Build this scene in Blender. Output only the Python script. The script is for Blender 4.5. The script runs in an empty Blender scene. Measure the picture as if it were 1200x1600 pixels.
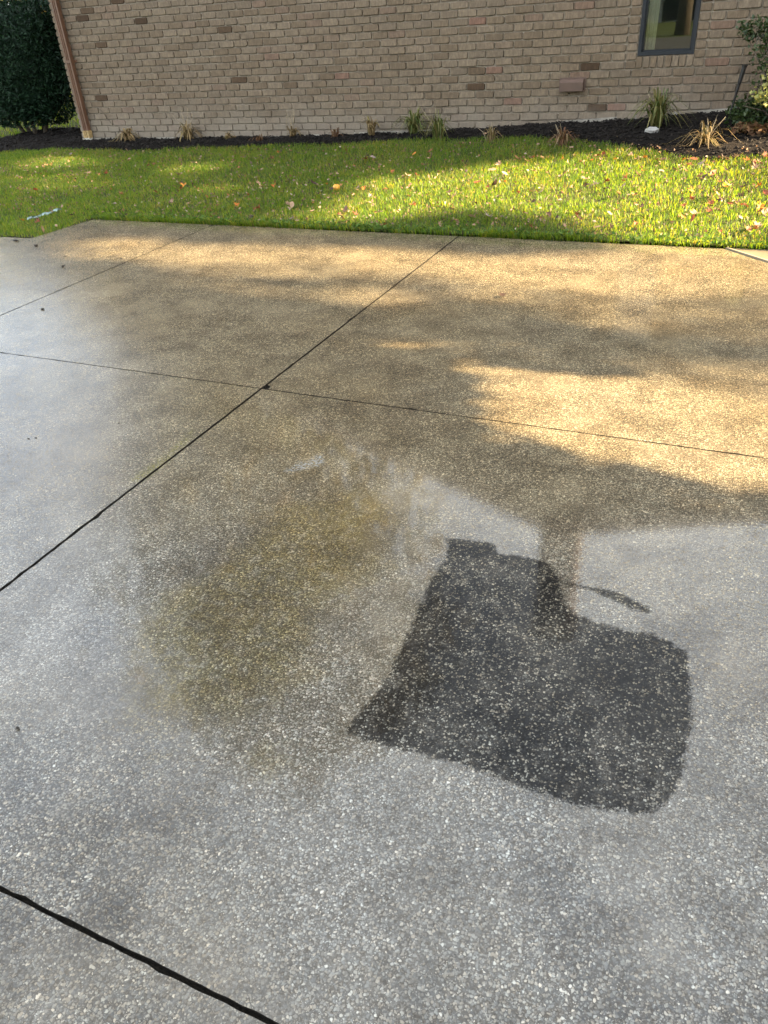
import bpy, math, random
import numpy as np
from mathutils import Matrix, Vector

random.seed(7)
rng = np.random.default_rng(7)
scn = bpy.context.scene
COL = scn.collection
R_ = math.radians

# ------------------------------------------------------------------ camera
CAM_H = 1.5
FPX = 1180.874                      # focal length in photo pixels (1200 x 1600)
CF = np.array([-0.36648037, 0.74812693, -0.55317107])
CR = np.array([0.91333512, 0.40269282, -0.06047687])
CU = np.array([-0.17751365, 0.52739415, 0.83086961])
cam_d = bpy.data.cameras.new('camera')
cam = bpy.data.objects.new('camera', cam_d)
COL.objects.link(cam)
cam.matrix_world = Matrix(((CR[0], CU[0], -CF[0], 0), (CR[1], CU[1], -CF[1], 0),
                           (CR[2], CU[2], -CF[2], CAM_H), (0, 0, 0, 1)))
cam_d.sensor_fit = 'VERTICAL'
cam_d.sensor_height = 36
cam_d.lens = FPX / 1600 * 36
cam_d.clip_start = 0.05
cam_d.clip_end = 2000
scn.camera = cam

# ------------------------------------------------------------------ sky, sun, exposure
SUN_EL, SUN_PHI = R_(26), R_(5)    # PHI: from +X towards +Y
SDIR = np.array([math.cos(SUN_EL) * math.cos(SUN_PHI), math.cos(SUN_EL) * math.sin(SUN_PHI), math.sin(SUN_EL)])
world = bpy.data.worlds.new('World')
scn.world = world
world.use_nodes = True
wn = world.node_tree
wn.nodes.clear()
sky = wn.nodes.new('ShaderNodeTexSky')
sky.sky_type = 'NISHITA'
sky.sun_disc = False
sky.sun_elevation = SUN_EL
sky.sun_rotation = math.atan2(SDIR[0], SDIR[1])
sky.air_density = 1.0
sky.dust_density = 1.5
sky.ozone_density = 1.0
bg = wn.nodes.new('ShaderNodeBackground')
bg.inputs[1].default_value = 0.05
wo = wn.nodes.new('ShaderNodeOutputWorld')
tc = wn.nodes.new('ShaderNodeTexCoord')
cl = wn.nodes.new('ShaderNodeTexNoise')
cl.inputs['Scale'].default_value = 2.6
cl.inputs['Detail'].default_value = 6
cl.inputs['Roughness'].default_value = 0.6
wn.links.new(tc.outputs['Generated'], cl.inputs['Vector'])
cr_ = wn.nodes.new('ShaderNodeMapRange')
cr_.interpolation_type = 'SMOOTHSTEP'
for i_, v_ in ((1, 0.30), (2, 0.60), (3, 0.25), (4, 0.90)):
    cr_.inputs[i_].default_value = v_
wn.links.new(cl.outputs[0], cr_.inputs[0])
cm_ = wn.nodes.new('ShaderNodeMix')
cm_.data_type = 'RGBA'
cm_.inputs[7].default_value = (6.1, 6.35, 6.5, 1)     # sunlit high cloud, in the sky's own units
wn.links.new(cr_.outputs[0], cm_.inputs[0])
wn.links.new(sky.outputs[0], cm_.inputs[6])
wn.links.new(cm_.outputs[2], bg.inputs[0])
wn.links.new(bg.outputs[0], wo.inputs[0])

sun_d = bpy.data.lights.new('sun', 'SUN')
sun_d.energy = 5.0
sun_d.angle = R_(0.6)
sun_d.color = (1.0, 0.77, 0.47)
sun = bpy.data.objects.new('sun', sun_d)
COL.objects.link(sun)
sun.rotation_euler = Vector(SDIR).to_track_quat('Z', 'Y').to_euler()
sun.location = (20, 4, 15)

vs = scn.view_settings
vs.view_transform = 'Standard'
vs.look = 'None'
vs.exposure = 3.5
scn.cycles.use_adaptive_sampling = True
scn.cycles.adaptive_threshold = 0.02
scn.cycles.max_bounces = 6
scn.cycles.diffuse_bounces = 2
scn.cycles.glossy_bounces = 3
scn.cycles.transmission_bounces = 4
scn.cycles.transparent_max_bounces = 6
scn.cycles.caustics_reflective = False
scn.cycles.caustics_refractive = False
vs.gamma = 1.0
vs.use_curve_mapping = False

# ------------------------------------------------------------------ helpers
def ray(px, py):
    return CF + (px - 600) / FPX * CR - (py - 800) / FPX * CU

def gp(px, py, z=0.0):
    """point of the photo on the horizontal plane z"""
    d = ray(px, py)
    t = (z - CAM_H) / d[2]
    return np.array([d[0] * t, d[1] * t])

def onY(px, py, Y):
    d = ray(px, py)
    t = Y / d[1]
    return d[0] * t, CAM_H + d[2] * t

def poly_sd(P, poly):
    """signed distance (negative inside) of points P (n,2) to a polygon"""
    poly = np.asarray(poly, float)
    n = len(poly)
    dmin = np.full(len(P), 1e9)
    inside = np.zeros(len(P), bool)
    for i in range(n):
        a, b = poly[i], poly[(i + 1) % n]
        e = b - a
        w = P - a
        t = np.clip((w @ e) / (e @ e + 1e-12), 0, 1)
        dmin = np.minimum(dmin, np.hypot(*(w - t[:, None] * e).T))
        c1 = (a[1] > P[:, 1]) != (b[1] > P[:, 1])
        with np.errstate(divide='ignore', invalid='ignore'):
            xi = (b[0] - a[0]) * (P[:, 1] - a[1]) / (b[1] - a[1]) + a[0]
        inside ^= c1 & (P[:, 0] < xi)
    return np.where(inside, -dmin, dmin)

_VN = {}
def vnoise(P, s, seed=0):
    """smooth value noise in 2D, 0..1"""
    if seed not in _VN:
        _VN[seed] = np.random.default_rng(seed).random((256, 256))
    T = _VN[seed]
    q = np.asarray(P) * s + 1000.0
    i = np.floor(q).astype(int)
    f = q - i
    f = f * f * (3 - 2 * f)
    i0, i1 = i % 256, (i + 1) % 256
    a = T[i0[:, 0], i0[:, 1]] * (1 - f[:, 0]) + T[i1[:, 0], i0[:, 1]] * f[:, 0]
    b = T[i0[:, 0], i1[:, 1]] * (1 - f[:, 0]) + T[i1[:, 0], i1[:, 1]] * f[:, 0]
    return a * (1 - f[:, 1]) + b * f[:, 1]

def fbm(P, s, seed=0, oct=4):
    v, a, t = 0, 0.5, 0
    for k in range(oct):
        v = v + a * vnoise(P, s * 2 ** k, seed + k)
        t += a
        a *= 0.5
    return v / t

def sstep(a, b, x):
    t = np.clip((x - a) / (b - a), 0, 1)
    return t * t * (3 - 2 * t)

def mesh_np(name, V, F, smooth=False):
    """mesh from numpy vertices and faces (F: array (n,k) or list of tuples)"""
    me = bpy.data.meshes.new(name)
    if isinstance(F, np.ndarray):
        n, k = F.shape
        me.vertices.add(len(V))
        me.vertices.foreach_set('co', np.asarray(V, np.float32).ravel())
        me.loops.add(n * k)
        me.loops.foreach_set('vertex_index', F.astype(np.int32).ravel())
        me.polygons.add(n)
        me.polygons.foreach_set('loop_start', np.arange(0, n * k, k, dtype=np.int32))
        me.update(calc_edges=True)
    else:
        me.from_pydata([tuple(map(float, v)) for v in V], [], [tuple(f) for f in F])
        me.update()
    if smooth:
        me.polygons.foreach_set('use_smooth', np.ones(len(me.polygons), bool))
    return me

def attr(me, name, vals, domain='POINT'):
    a = me.attributes.new(name, 'FLOAT', domain)
    a.data.foreach_set('value', np.asarray(vals, np.float32))

def obj(name, me, mat=None, parent=None, loc=None, label=None, cat=None, group=None, kind=None):
    o = bpy.data.objects.new(name, me)
    COL.objects.link(o)
    if mat is not None and me is not None and not me.materials:
        me.materials.append(mat)
    if parent is not None:
        o.parent = parent
    if loc is not None:
        o.location = loc
    for k, v in (('label', label), ('category', cat), ('group', group), ('kind', kind)):
        if v:
            o[k] = v
    return o

class MB:
    """collects plain shapes into one mesh"""
    def __init__(s):
        s.v, s.f = [], []
    def add(s, v, f):
        b = len(s.v)
        s.v += [tuple(map(float, p)) for p in v]
        s.f += [tuple(i + b for i in q) for q in f]
    def box(s, x0, x1, y0, y1, z0, z1):
        s.add([(x0, y0, z0), (x1, y0, z0), (x1, y1, z0), (x0, y1, z0), (x0, y0, z1), (x1, y0, z1), (x1, y1, z1), (x0, y1, z1)],
              [(0, 3, 2, 1), (4, 5, 6, 7), (0, 1, 5, 4), (1, 2, 6, 5), (2, 3, 7, 6), (3, 0, 4, 7)])
    def tube(s, pts, rad, n=8, cap=True):
        pts = [Vector(p) for p in pts]
        if not hasattr(rad, '__len__'):
            rad = [rad] * len(pts)
        rings = []
        for i, p in enumerate(pts):
            d = (pts[min(i + 1, len(pts) - 1)] - pts[max(i - 1, 0)]).normalized()
            a = d.orthogonal().normalized() if abs(d.z) < 0.95 else Vector((1, 0, 0)).cross(d).normalized()
            b = d.cross(a)
            rings.append([p + (a * math.cos(2 * math.pi * k / n) + b * math.sin(2 * math.pi * k / n)) * rad[i] for k in range(n)])
        v = [q for r in rings for q in r]
        f = [(i * n + k, i * n + (k + 1) % n, (i + 1) * n + (k + 1) % n, (i + 1) * n + k) for i in range(len(pts) - 1) for k in range(n)]
        if cap:
            f += [tuple(range(n))[::-1], tuple(range((len(pts) - 1) * n, len(pts) * n))]
        s.add(v, f)
    def prism(s, poly, axis, a, b):
        """extrude a polygon (list of 2D) along an axis from a to b"""
        n = len(poly)
        mk = {'y': lambda p, t: (p[0], t, p[1]), 'z': lambda p, t: (p[0], p[1], t), 'x': lambda p, t: (t, p[0], p[1])}[axis]
        v = [mk(p, a) for p in poly] + [mk(p, b) for p in poly]
        f = [tuple(range(n)), tuple(range(2 * n - 1, n - 1, -1))] + [(i, i + n, (i + 1) % n + n, (i + 1) % n) for i in range(n)]
        s.add(v, f)
    def mesh(s, name, smooth=False):
        me = mesh_np(name, s.v, s.f, smooth)
        bm_fix(me)
        return me

def bm_fix(me):
    import bmesh
    bm = bmesh.new()
    bm.from_mesh(me)
    bmesh.ops.recalc_face_normals(bm, faces=bm.faces)
    bm.to_mesh(me)
    bm.free()

def empty(name, loc=(0, 0, 0), label=None, cat=None, group=None):
    o = bpy.data.objects.new(name, None)
    o.empty_display_size = 0.1
    COL.objects.link(o)
    o.location = loc
    for k, v in (('label', label), ('category', cat), ('group', group)):
        if v:
            o[k] = v
    return o

# ------------------------------------------------------------------ node helpers
class NT:
    def __init__(s, name):
        s.m = bpy.data.materials.new(name)
        s.m.use_nodes = True
        s.t = s.m.node_tree
        s.t.nodes.clear()
        s.out = s.t.nodes.new('ShaderNodeOutputMaterial')
    def n(s, typ, ins=None, **kw):
        nd = s.t.nodes.new('ShaderNode' + typ)
        for k, v in kw.items():
            setattr(nd, k, v)
        for k, v in (ins or {}).items():
            if hasattr(v, 'is_output') or isinstance(v, bpy.types.NodeSocket):
                s.t.links.new(v, nd.inputs[k])
            else:
                if isinstance(v, tuple) and len(v) == 3 and nd.inputs[k].type == 'RGBA':
                    v = v + (1,)
                nd.inputs[k].default_value = v
        return nd
    def math(s, op, a, b=0.0, c=None, clamp=False):
        i = {0: a, 1: b}
        if c is not None:
            i[2] = c
        return s.n('Math', i, operation=op, use_clamp=clamp).outputs[0]
    def mix(s, fac, a, b, blend='MIX'):
        nd = s.t.nodes.new('ShaderNodeMix')
        nd.data_type = 'RGBA'
        nd.blend_type = blend
        for idx, v in ((0, fac), (6, a), (7, b)):
            if isinstance(v, bpy.types.NodeSocket):
                s.t.links.new(v, nd.inputs[idx])
            else:
                if isinstance(v, tuple) and len(v) == 3:
                    v = v + (1,)
                nd.inputs[idx].default_value = v
        return nd.outputs[2]
    def ramp(s, fac, stops, interp='LINEAR'):
        nd = s.t.nodes.new('ShaderNodeValToRGB')
        nd.color_ramp.interpolation = interp
        cr = nd.color_ramp
        while len(cr.elements) < len(stops):
            cr.elements.new(0.5)
        for e, (p, c) in zip(cr.elements, stops):
            e.position = p
            e.color = (c if isinstance(c, tuple) else (c, c, c)) + (1,)
        s.t.links.new(fac, nd.inputs[0])
        return nd.outputs[0]
    def smooth(s, x, a, b):
        return s.n('MapRange', {0: x, 1: a, 2: b, 3: 0.0, 4: 1.0}, interpolation_type='SMOOTHSTEP').outputs[0]
    def noise(s, vec, scale, detail=4, rough=0.55, dist=0.0):
        return s.n('TexNoise', {'Vector': vec, 'Scale': scale, 'Detail': detail, 'Roughness': rough, 'Distortion': dist}).outputs[0]
    def attr(s, name):
        return s.n('Attribute', attribute_name=name).outputs['Fac']
    def pos(s):
        return s.n('NewGeometry').outputs['Position']
    def bump(s, h, strength, dist, normal=None):
        i = {'Height': h, 'Strength': strength, 'Distance': dist}
        if normal is not None:
            i['Normal'] = normal
        return s.n('Bump', i).outputs[0]
    def surf(s, sh):
        s.t.links.new(sh, s.out.inputs[0])
        return s.m

def simple(name, col, rough=0.6, var=0.15, scale=8.0, metal=0.0, bump=0.0, bscale=60.0, spec=0.5):
    t = NT(name)
    p = t.pos()
    nz = t.noise(p, scale, 5)
    c = t.mix(t.smooth(nz, 0.3, 0.7), tuple(v * (1 - var) for v in col), tuple(min(1, v * (1 + var)) for v in col))
    i = {'Base Color': c, 'Roughness': rough, 'Metallic': metal, 'Specular IOR Level': spec}
    if bump:
        i['Normal'] = t.bump(t.noise(p, bscale, 4), bump, 0.01)
    return t.surf(t.n('BsdfPrincipled', i).outputs[0])

def leafmat(name, cols, trans=0.4, rough=0.5, spec=0.3, tcol=None):
    """foliage: per-leaf random colour from a ramp, light passing through"""
    t = NT(name)
    oi = t.n('ObjectInfo').outputs['Random']
    r = t.math('FRACT', t.math('ADD', t.attr('rnd'), t.math('MULTIPLY', oi, 7.31)))
    c = t.ramp(r, [(i / (len(cols) - 1), q) for i, q in enumerate(cols)])
    b = t.n('BsdfPrincipled', {'Base Color': c, 'Roughness': rough, 'Specular IOR Level': spec}).outputs[0]
    tc = t.mix(1.0, c, tcol or (1.0, 1.0, 0.6), 'MULTIPLY')
    tr = t.n('BsdfTranslucent', {'Color': tc}).outputs[0]
    return t.surf(t.n('MixShader', {0: trans, 1: b, 2: tr}).outputs[0])

# ------------------------------------------------------------------ materials of the setting
def concrete_mat():
    t = NT('wet exposed aggregate concrete')
    P = t.pos()
    warp = t.n('TexNoise', {'Vector': P, 'Scale': 130.0, 'Detail': 1.0}, noise_dimensions='2D').outputs['Color']
    Pw = t.n('VectorMath', {0: P, 1: t.n('VectorMath', {0: warp, 'Scale': 0.006}, operation='SCALE').outputs[0]}, operation='ADD').outputs[0]
    v1 = t.n('TexVoronoi', {'Vector': Pw, 'Scale': 158.0, 'Randomness': 1.0}, voronoi_dimensions='2D')
    v2 = t.n('TexVoronoi', {'Vector': Pw, 'Scale': 330.0, 'Randomness': 1.0}, voronoi_dimensions='2D')
    s1 = t.n('SeparateColor', {0: v1.outputs['Color']})
    s2 = t.n('SeparateColor', {0: v2.outputs['Color']})
    d1, d2 = v1.outputs['Distance'], v2.outputs['Distance']
    big = t.noise(P, 0.9, 3, 0.6)
    mid = t.noise(P, 4.5, 4, 0.7)
    patchy = t.noise(P, 26.0, 3, 0.7)
    # packed stones of different size: the threshold changes from cell to cell
    lim = t.math('ADD', 0.26, t.math('MULTIPLY', s1.outputs[1], 0.40))
    stone = t.math('MULTIPLY', t.math('SUBTRACT', lim, d1), 7.0, clamp=True)
    grain = t.math('MULTIPLY', t.math('SUBTRACT', t.math('ADD', 0.15, t.math('MULTIPLY', s2.outputs[1], 0.5)), d2), 6.0, clamp=True)
    c1 = t.ramp(s1.outputs[0], [(0.0, 0.055), (0.15, 0.105), (0.40, 0.168), (0.65, 0.220), (0.85, 0.275), (0.95, 0.35), (1.0, 0.50)])
    c2 = t.ramp(s2.outputs[0], [(0.0, 0.025), (0.45, 0.085), (0.8, 0.16), (0.94, 0.30), (1.0, 0.48)])
    c = t.mix(grain, (0.058, 0.054, 0.049), c2)
    c = t.mix(stone, c, c1)
    c = t.mix(1.0, c, t.mix(s1.outputs[2], (1.05, 0.98, 0.86), (0.96, 1.0, 0.97)), 'MULTIPLY')
    worn = t.math('MULTIPLY', t.smooth(t.noise(P, 1.7, 4, 0.65), 0.46, 0.70), 0.46)     # areas where cement covers the stones
    c = t.mix(worn, c, (0.145, 0.139, 0.127))
    # broad tone: greyer and browner areas, soaked darker drifts
    brown = t.attr('brown')
    c = t.mix(brown, c, t.mix(1.0, c, (1.03, 0.85, 0.56), 'MULTIPLY'))
    c = t.mix(t.smooth(mid, 0.36, 0.72), t.mix(1.0, c, (1.16, 1.16, 1.16), 'MULTIPLY'), t.mix(1.0, c, (0.64, 0.62, 0.60), 'MULTIPLY'))
    c = t.mix(t.smooth(big, 0.45, 0.75), c, t.mix(1.0, c, (0.86, 0.80, 0.70), 'MULTIPLY'))
    ragged = t.math('SUBTRACT', patchy, 0.5)
    olv = t.smooth(t.math('ADD', t.attr('olive'), t.math('ADD', t.math('MULTIPLY', ragged, 0.42), t.math('MULTIPLY', t.math('SUBTRACT', mid, 0.5), 0.32))), 0.05, -0.09)
    olv = t.math('MULTIPLY', olv, t.math('ADD', 0.42, t.math('MULTIPLY', t.smooth(patchy, 0.35, 0.6), 0.45)))
    c = t.mix(olv, c, t.mix(1.0, c, (0.66, 0.58, 0.32), 'MULTIPLY'))  # olive brown tint inside ragged outlines
    dsd = t.attr('dark')
    dk = t.smooth(t.math('ADD', dsd, t.math('ADD', t.math('MULTIPLY', ragged, 0.045), t.math('MULTIPLY', t.math('SUBTRACT', d1, 0.35), 0.02))), 0.004, -0.006)
    dkw = t.math('MULTIPLY', dk, t.math('ADD', 0.66, t.math('MULTIPLY', t.smooth(t.math('ADD', t.math('MULTIPLY', patchy, .5), t.math('MULTIPLY', mid, .5)), 0.36, 0.56), 0.34)))
    dcol = t.mix(t.math('MULTIPLY', stone, t.smooth(s1.outputs[0], 0.42, 0.92)), (0.065, 0.065, 0.072), (0.60, 0.60, 0.58))
    c = t.mix(dkw, c, t.mix(1.0, c, dcol, 'MULTIPLY'))
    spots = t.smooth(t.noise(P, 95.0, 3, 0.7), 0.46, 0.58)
    c = t.mix(t.math('MULTIPLY', t.attr('pale'), spots), c, (0.26, 0.28, 0.29))  # sky glint painted as a light spot in the base colour
    c = t.mix(t.math('MULTIPLY', t.attr('moss'), spots), c, (0.15, 0.135, 0.03))
    # relief: rounded stones, sunken cement
    h = t.math('ADD', t.math('MULTIPLY', stone, t.math('SUBTRACT', 1.25, d1)), t.math('MULTIPLY', grain, 0.4))
    nb = t.n('Bump', {'Height': h, 'Strength': t.math('SUBTRACT', 0.75, t.math('MULTIPLY', worn, 0.7)), 'Distance': 0.0035}).outputs[0]
    film = t.attr('film')
    rip = t.n('TexNoise', {'Vector': P, 'Scale': 85.0, 'Detail': 1.0}, noise_dimensions='2D').outputs[0]
    nc = t.n('Bump', {'Height': rip, 'Strength': t.math('SUBTRACT', 0.09, t.math('MULTIPLY', film, 0.07)), 'Distance': 0.0008}).outputs[0]
    # the film breaks over the stones that stand out of it
    cw = t.math('MULTIPLY', t.attr('wet'), t.math('SUBTRACT', 1.2, t.math('MULTIPLY', mid, 0.4)))
    dryst = t.math('MULTIPLY', t.smooth(s1.outputs[0], 0.35, 0.75), t.math('SUBTRACT', 0.75, film))
    cw = t.math('MULTIPLY', cw, t.math('SUBTRACT', 1.0, t.math('MULTIPLY', stone, dryst)))
    cw = t.math('MULTIPLY', cw, t.math('ADD', 0.40, t.math('MULTIPLY', t.math('ADD', s2.outputs[2], s1.outputs[2]), 0.75)), clamp=True)
    cw = t.math('MULTIPLY', cw, t.math('SUBTRACT', 1.0, t.math('MULTIPLY', dk, 0.74)))
    cr = t.math('ADD', 0.055, t.math('MULTIPLY', t.attr('soft'), 0.13))
    b = t.n('BsdfPrincipled', {'Base Color': c, 'Roughness': 0.55, 'Specular IOR Level': 0.12, 'Normal': nb,
                               'Coat Weight': cw, 'Coat Roughness': cr, 'Coat IOR': 1.62, 'Coat Normal': nc})
    return t.surf(b.outputs[0])

def brick_mat():
    t = NT('weathered tan brick')
    P = t.pos()
    oi = t.n('ObjectInfo').outputs['Random']
    r = t.math('FRACT', t.math('ADD', t.attr('rnd'), t.math('MULTIPLY', oi, 13.7)))
    c = t.ramp(r, [(0.0, (0.060, 0.037, 0.022)), (0.010, (0.085, 0.054, 0.033)), (0.022, (0.150, 0.113, 0.078)), (0.25, (0.172, 0.130, 0.090)), (0.45, (0.190, 0.148, 0.106)),
                   (0.62, (0.166, 0.130, 0.095)), (0.80, (0.210, 0.165, 0.119)), (0.93, (0.180, 0.136, 0.098)), (0.982, (0.178, 0.126, 0.092)), (1.0, (0.185, 0.108, 0.080))])
    sc = t.n('VectorMath', {0: P, 1: (1.0, 1.0, 0.35)}, operation='MULTIPLY').outputs[0]
    streak = t.noise(sc, 55.0, 5, 0.65)
    c = t.mix(t.smooth(streak, 0.35, 0.75), t.mix(1.0, c, (0.66, 0.65, 0.64), 'MULTIPLY'), t.mix(1.0, c, (1.14, 1.12, 1.08), 'MULTIPLY'))
    chip = t.smooth(t.noise(P, 34.0, 4, 0.7), 0.70, 0.74)
    c = t.mix(t.math('MULTIPLY', chip, 0.6), c, (0.25, 0.215, 0.17))
    sp = t.smooth(t.noise(P, 120.0, 3, 0.7), 0.68, 0.74)
    c = t.mix(t.math('MULTIPLY', sp, 0.6), c, (0.07, 0.05, 0.04))
    z = t.n('SeparateXYZ', {0: P}).outputs[2]
    low = t.math('MULTIPLY', t.smooth(t.math('ADD', z, t.math('MULTIPLY', t.noise(P, 2.2, 5, 0.65), 0.7)), 1.05, 0.55), 0.6)
    c = t.mix(low, c, (0.225, 0.198, 0.16))
    h = t.math('ADD', t.noise(sc, 90.0, 5, 0.7), t.math('MULTIPLY', t.noise(P, 25.0, 3), 0.8))
    return t.surf(t.n('BsdfPrincipled', {'Base Color': c, 'Roughness': 0.88, 'Specular IOR Level': 0.25, 'Normal': t.bump(h, 0.55, 0.006)}).outputs[0])

def mortar_mat():
    t = NT('pale mortar')
    P = t.pos()
    c = t.mix(t.noise(P, 18.0, 5, 0.7), (0.16, 0.134, 0.102), (0.265, 0.228, 0.18))
    return t.surf(t.n('BsdfPrincipled', {'Base Color': c, 'Roughness': 0.95, 'Normal': t.bump(t.noise(P, 120.0, 4, 0.7), 0.6, 0.006)}).outputs[0])

def soil_mat(name, a, b, scale=30.0):
    t = NT(name)
    P = t.pos()
    c = t.mix(t.smooth(t.noise(P, scale, 6, 0.7), 0.3, 0.7), a, b)
    return t.surf(t.n('BsdfPrincipled', {'Base Color': c, 'Roughness': 0.95, 'Specular IOR Level': 0.15, 'Normal': t.bump(t.noise(P, scale * 2, 5, 0.7), 0.8, 0.03)}).outputs[0])

def grass_mat():
    t = NT('lawn grass blades')
    P = t.pos()
    r = t.attr('rnd')
    patch = t.noise(P, 1.6, 4, 0.6)
    k = t.math('ADD', t.math('MULTIPLY', r, 0.62), t.math('MULTIPLY', patch, 0.50))
    c = t.ramp(k, [(0.0, (0.020, 0.046, 0.012)), (0.30, (0.044, 0.092, 0.016)), (0.55, (0.075, 0.128, 0.020)), (0.75, (0.115, 0.155, 0.03)), (0.88, (0.20, 0.17, 0.07)), (1.0, (0.26, 0.20, 0.11))])
    b = t.n('BsdfPrincipled', {'Base Color': c, 'Roughness': 0.45, 'Specular IOR Level': 0.35}).outputs[0]
    tr = t.n('BsdfTranslucent', {'Color': t.mix(1.0, c, (3.3, 3.0, 0.38), 'MULTIPLY')}).outputs[0]
    return t.surf(t.n('MixShader', {0: 0.5, 1: b, 2: tr}).outputs[0])

M = {
    'concrete': concrete_mat(), 'brick': brick_mat(), 'mortar': mortar_mat(), 'grass': grass_mat(),
    'soil': soil_mat('lawn soil', (0.035, 0.035, 0.012), (0.075, 0.07, 0.03)),
    'mulch': soil_mat('dark mulch', (0.005, 0.004, 0.0035), (0.013, 0.010, 0.008), 60.0),
    'chip': leafmat('mulch chips', [(0.004, 0.003, 0.003), (0.008, 0.0065, 0.0055), (0.018, 0.014, 0.011), (0.007, 0.006, 0.005)], 0.0, 0.8, 0.2),
    'joint': soil_mat('dirt in the joints', (0.012, 0.011, 0.009), (0.045, 0.039, 0.030), 120.0),
    'far_ground': soil_mat('far grass', (0.035, 0.055, 0.015), (0.07, 0.085, 0.025), 2.0),
    'found': simple('parged foundation', (0.24, 0.22, 0.185), 0.9, 0.25, 14.0, bump=0.5),
    'brown_metal': simple('brown painted metal', (0.105, 0.052, 0.030), 0.42, 0.12, 6.0),
    'vent': simple('brown painted vent', (0.085, 0.052, 0.038), 0.6, 0.12, 9.0),
    'dark_metal': simple('dark bronze window frame', (0.012, 0.015, 0.019), 0.6, 0.15, 5.0, spec=0.3),
    'stick': simple('black plastic stake', (0.010, 0.010, 0.011), 0.45, 0.2, 20.0),
    'pvc': simple('dirty white plastic pipe', (0.40, 0.385, 0.34), 0.5, 0.2, 30.0),
    'pvc_old': simple('yellowed adapter', (0.30, 0.21, 0.09), 0.6, 0.35, 40.0),
    'roof': simple('brown roof shingles', (0.11, 0.085, 0.065), 0.9, 0.3, 3.0, bump=0.4),
    'trim': simple('brown wooden trim', (0.13, 0.075, 0.05), 0.6, 0.15, 6.0),
    'walk': simple('smooth pale walkway concrete', (0.14, 0.108, 0.065), 0.9, 0.15, 5.0, bump=0.2, bscale=200.0, spec=0.2),
    'strip': simple('pale edging strip', (0.24, 0.195, 0.13), 0.9, 0.1, 10.0, spec=0.2),
    'curtain': simple('pale curtain', (0.55, 0.47, 0.36), 0.9, 0.1, 20.0),
    'room': simple('dim room wall', (0.10, 0.10, 0.085), 0.9, 0.1, 2.0),
    'bark': simple('tree bark', (0.10, 0.08, 0.06), 0.95, 0.35, 14.0, bump=0.8, bscale=30.0),
    'twig': simple('dry stalks', (0.25, 0.20, 0.13), 0.8, 0.25, 40.0),
    'stone': simple('pale flat stone', (0.34, 0.33, 0.31), 0.8, 0.15, 30.0, bump=0.3),
    'plastic': simple('pale blue plastic film', (0.24, 0.33, 0.32), 0.35, 0.2, 40.0),
    'debris': simple('dark crumb', (0.018, 0.014, 0.010), 0.8, 0.3, 90.0),
    'fruit': simple('orange fruit skin', (0.62, 0.30, 0.035), 0.45, 0.2, 30.0),
    'screen': simple('grey vinyl siding', (0.40, 0.40, 0.38), 0.7, 0.1, 4.0),
}
def glass_mat():
    t = NT('window glass')
    gl = t.n('BsdfGlossy', {'Color': (1, 1, 1), 'Roughness': 0.01}).outputs[0]
    tr = t.n('BsdfTransparent', {'Color': (0.80, 0.86, 0.82)}).outputs[0]
    fr = t.n('Fresnel', {'IOR': 1.55}).outputs[0]
    return t.surf(t.n('MixShader', {0: fr, 1: tr, 2: gl}).outputs[0])
M['glass'] = glass_mat()

# ------------------------------------------------------------------ terrain
WALL_Y = 9.2
CORNER_X = -8.87
EDGE_Y = 5.75
def base_z(x):
    return np.interp(x, [-14, -8.9, -6.76, -5.2, -4.14, -2.94, -1.85, -1.19, -0.5, 0.02, 3, 6], [0.17, 0.18, 0.19, 0.21, 0.24, 0.27, 0.34, 0.375, 0.41, 0.435, 0.5, 0.5])
def front_y(x):
    """where the driveway ends and the lawn begins"""
    return np.where(np.asarray(x) < -5.72, 5.03, np.where(np.asarray(x) > 2.6, -50, EDGE_Y))
def terr(x, y):
    x, y = np.asarray(x, float), np.asarray(y, float)
    t = np.clip((y - EDGE_Y + 0.1) / (WALL_Y - EDGE_Y), 0, 1.0)
    z = base_z(x) * (0.75 * t + 0.25 * t * t) - 0.010
    P = np.stack([x.ravel(), y.ravel()], 1)
    bump = (fbm(P, 1.3, 11).reshape(x.shape) - 0.5) * 0.05
    return z + bump * np.clip((y - EDGE_Y) * 1.5, 0, 1)

BED_FRONT = [(0, 240), (100, 234), (200, 237), (300, 233), (400, 230), (500, 228), (600, 223), (700, 219), (800, 216), (900, 219), (1000, 229), (1100, 236), (1200, 242)]
def _bedline():
    out = []
    for px, py in BED_FRONT:
        z = 0.2
        for _ in range(12):
            g = gp(px, py, z)
            z = float(terr(g[0], g[1]))
        out.append((g[0], g[1]))
    return np.array(out)
BEDL = _bedline()
def bed_front(x):
    return np.interp(x, BEDL[:, 0], BEDL[:, 1])

# far ground sheet
me = mesh_np('ground', [(-600, -600, -0.09), (600, -600, -0.09), (600, 600, -0.09), (-600, 600, -0.09)], [(0, 1, 2, 3)])
obj('ground', me, M['far_ground'], kind='structure')

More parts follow.
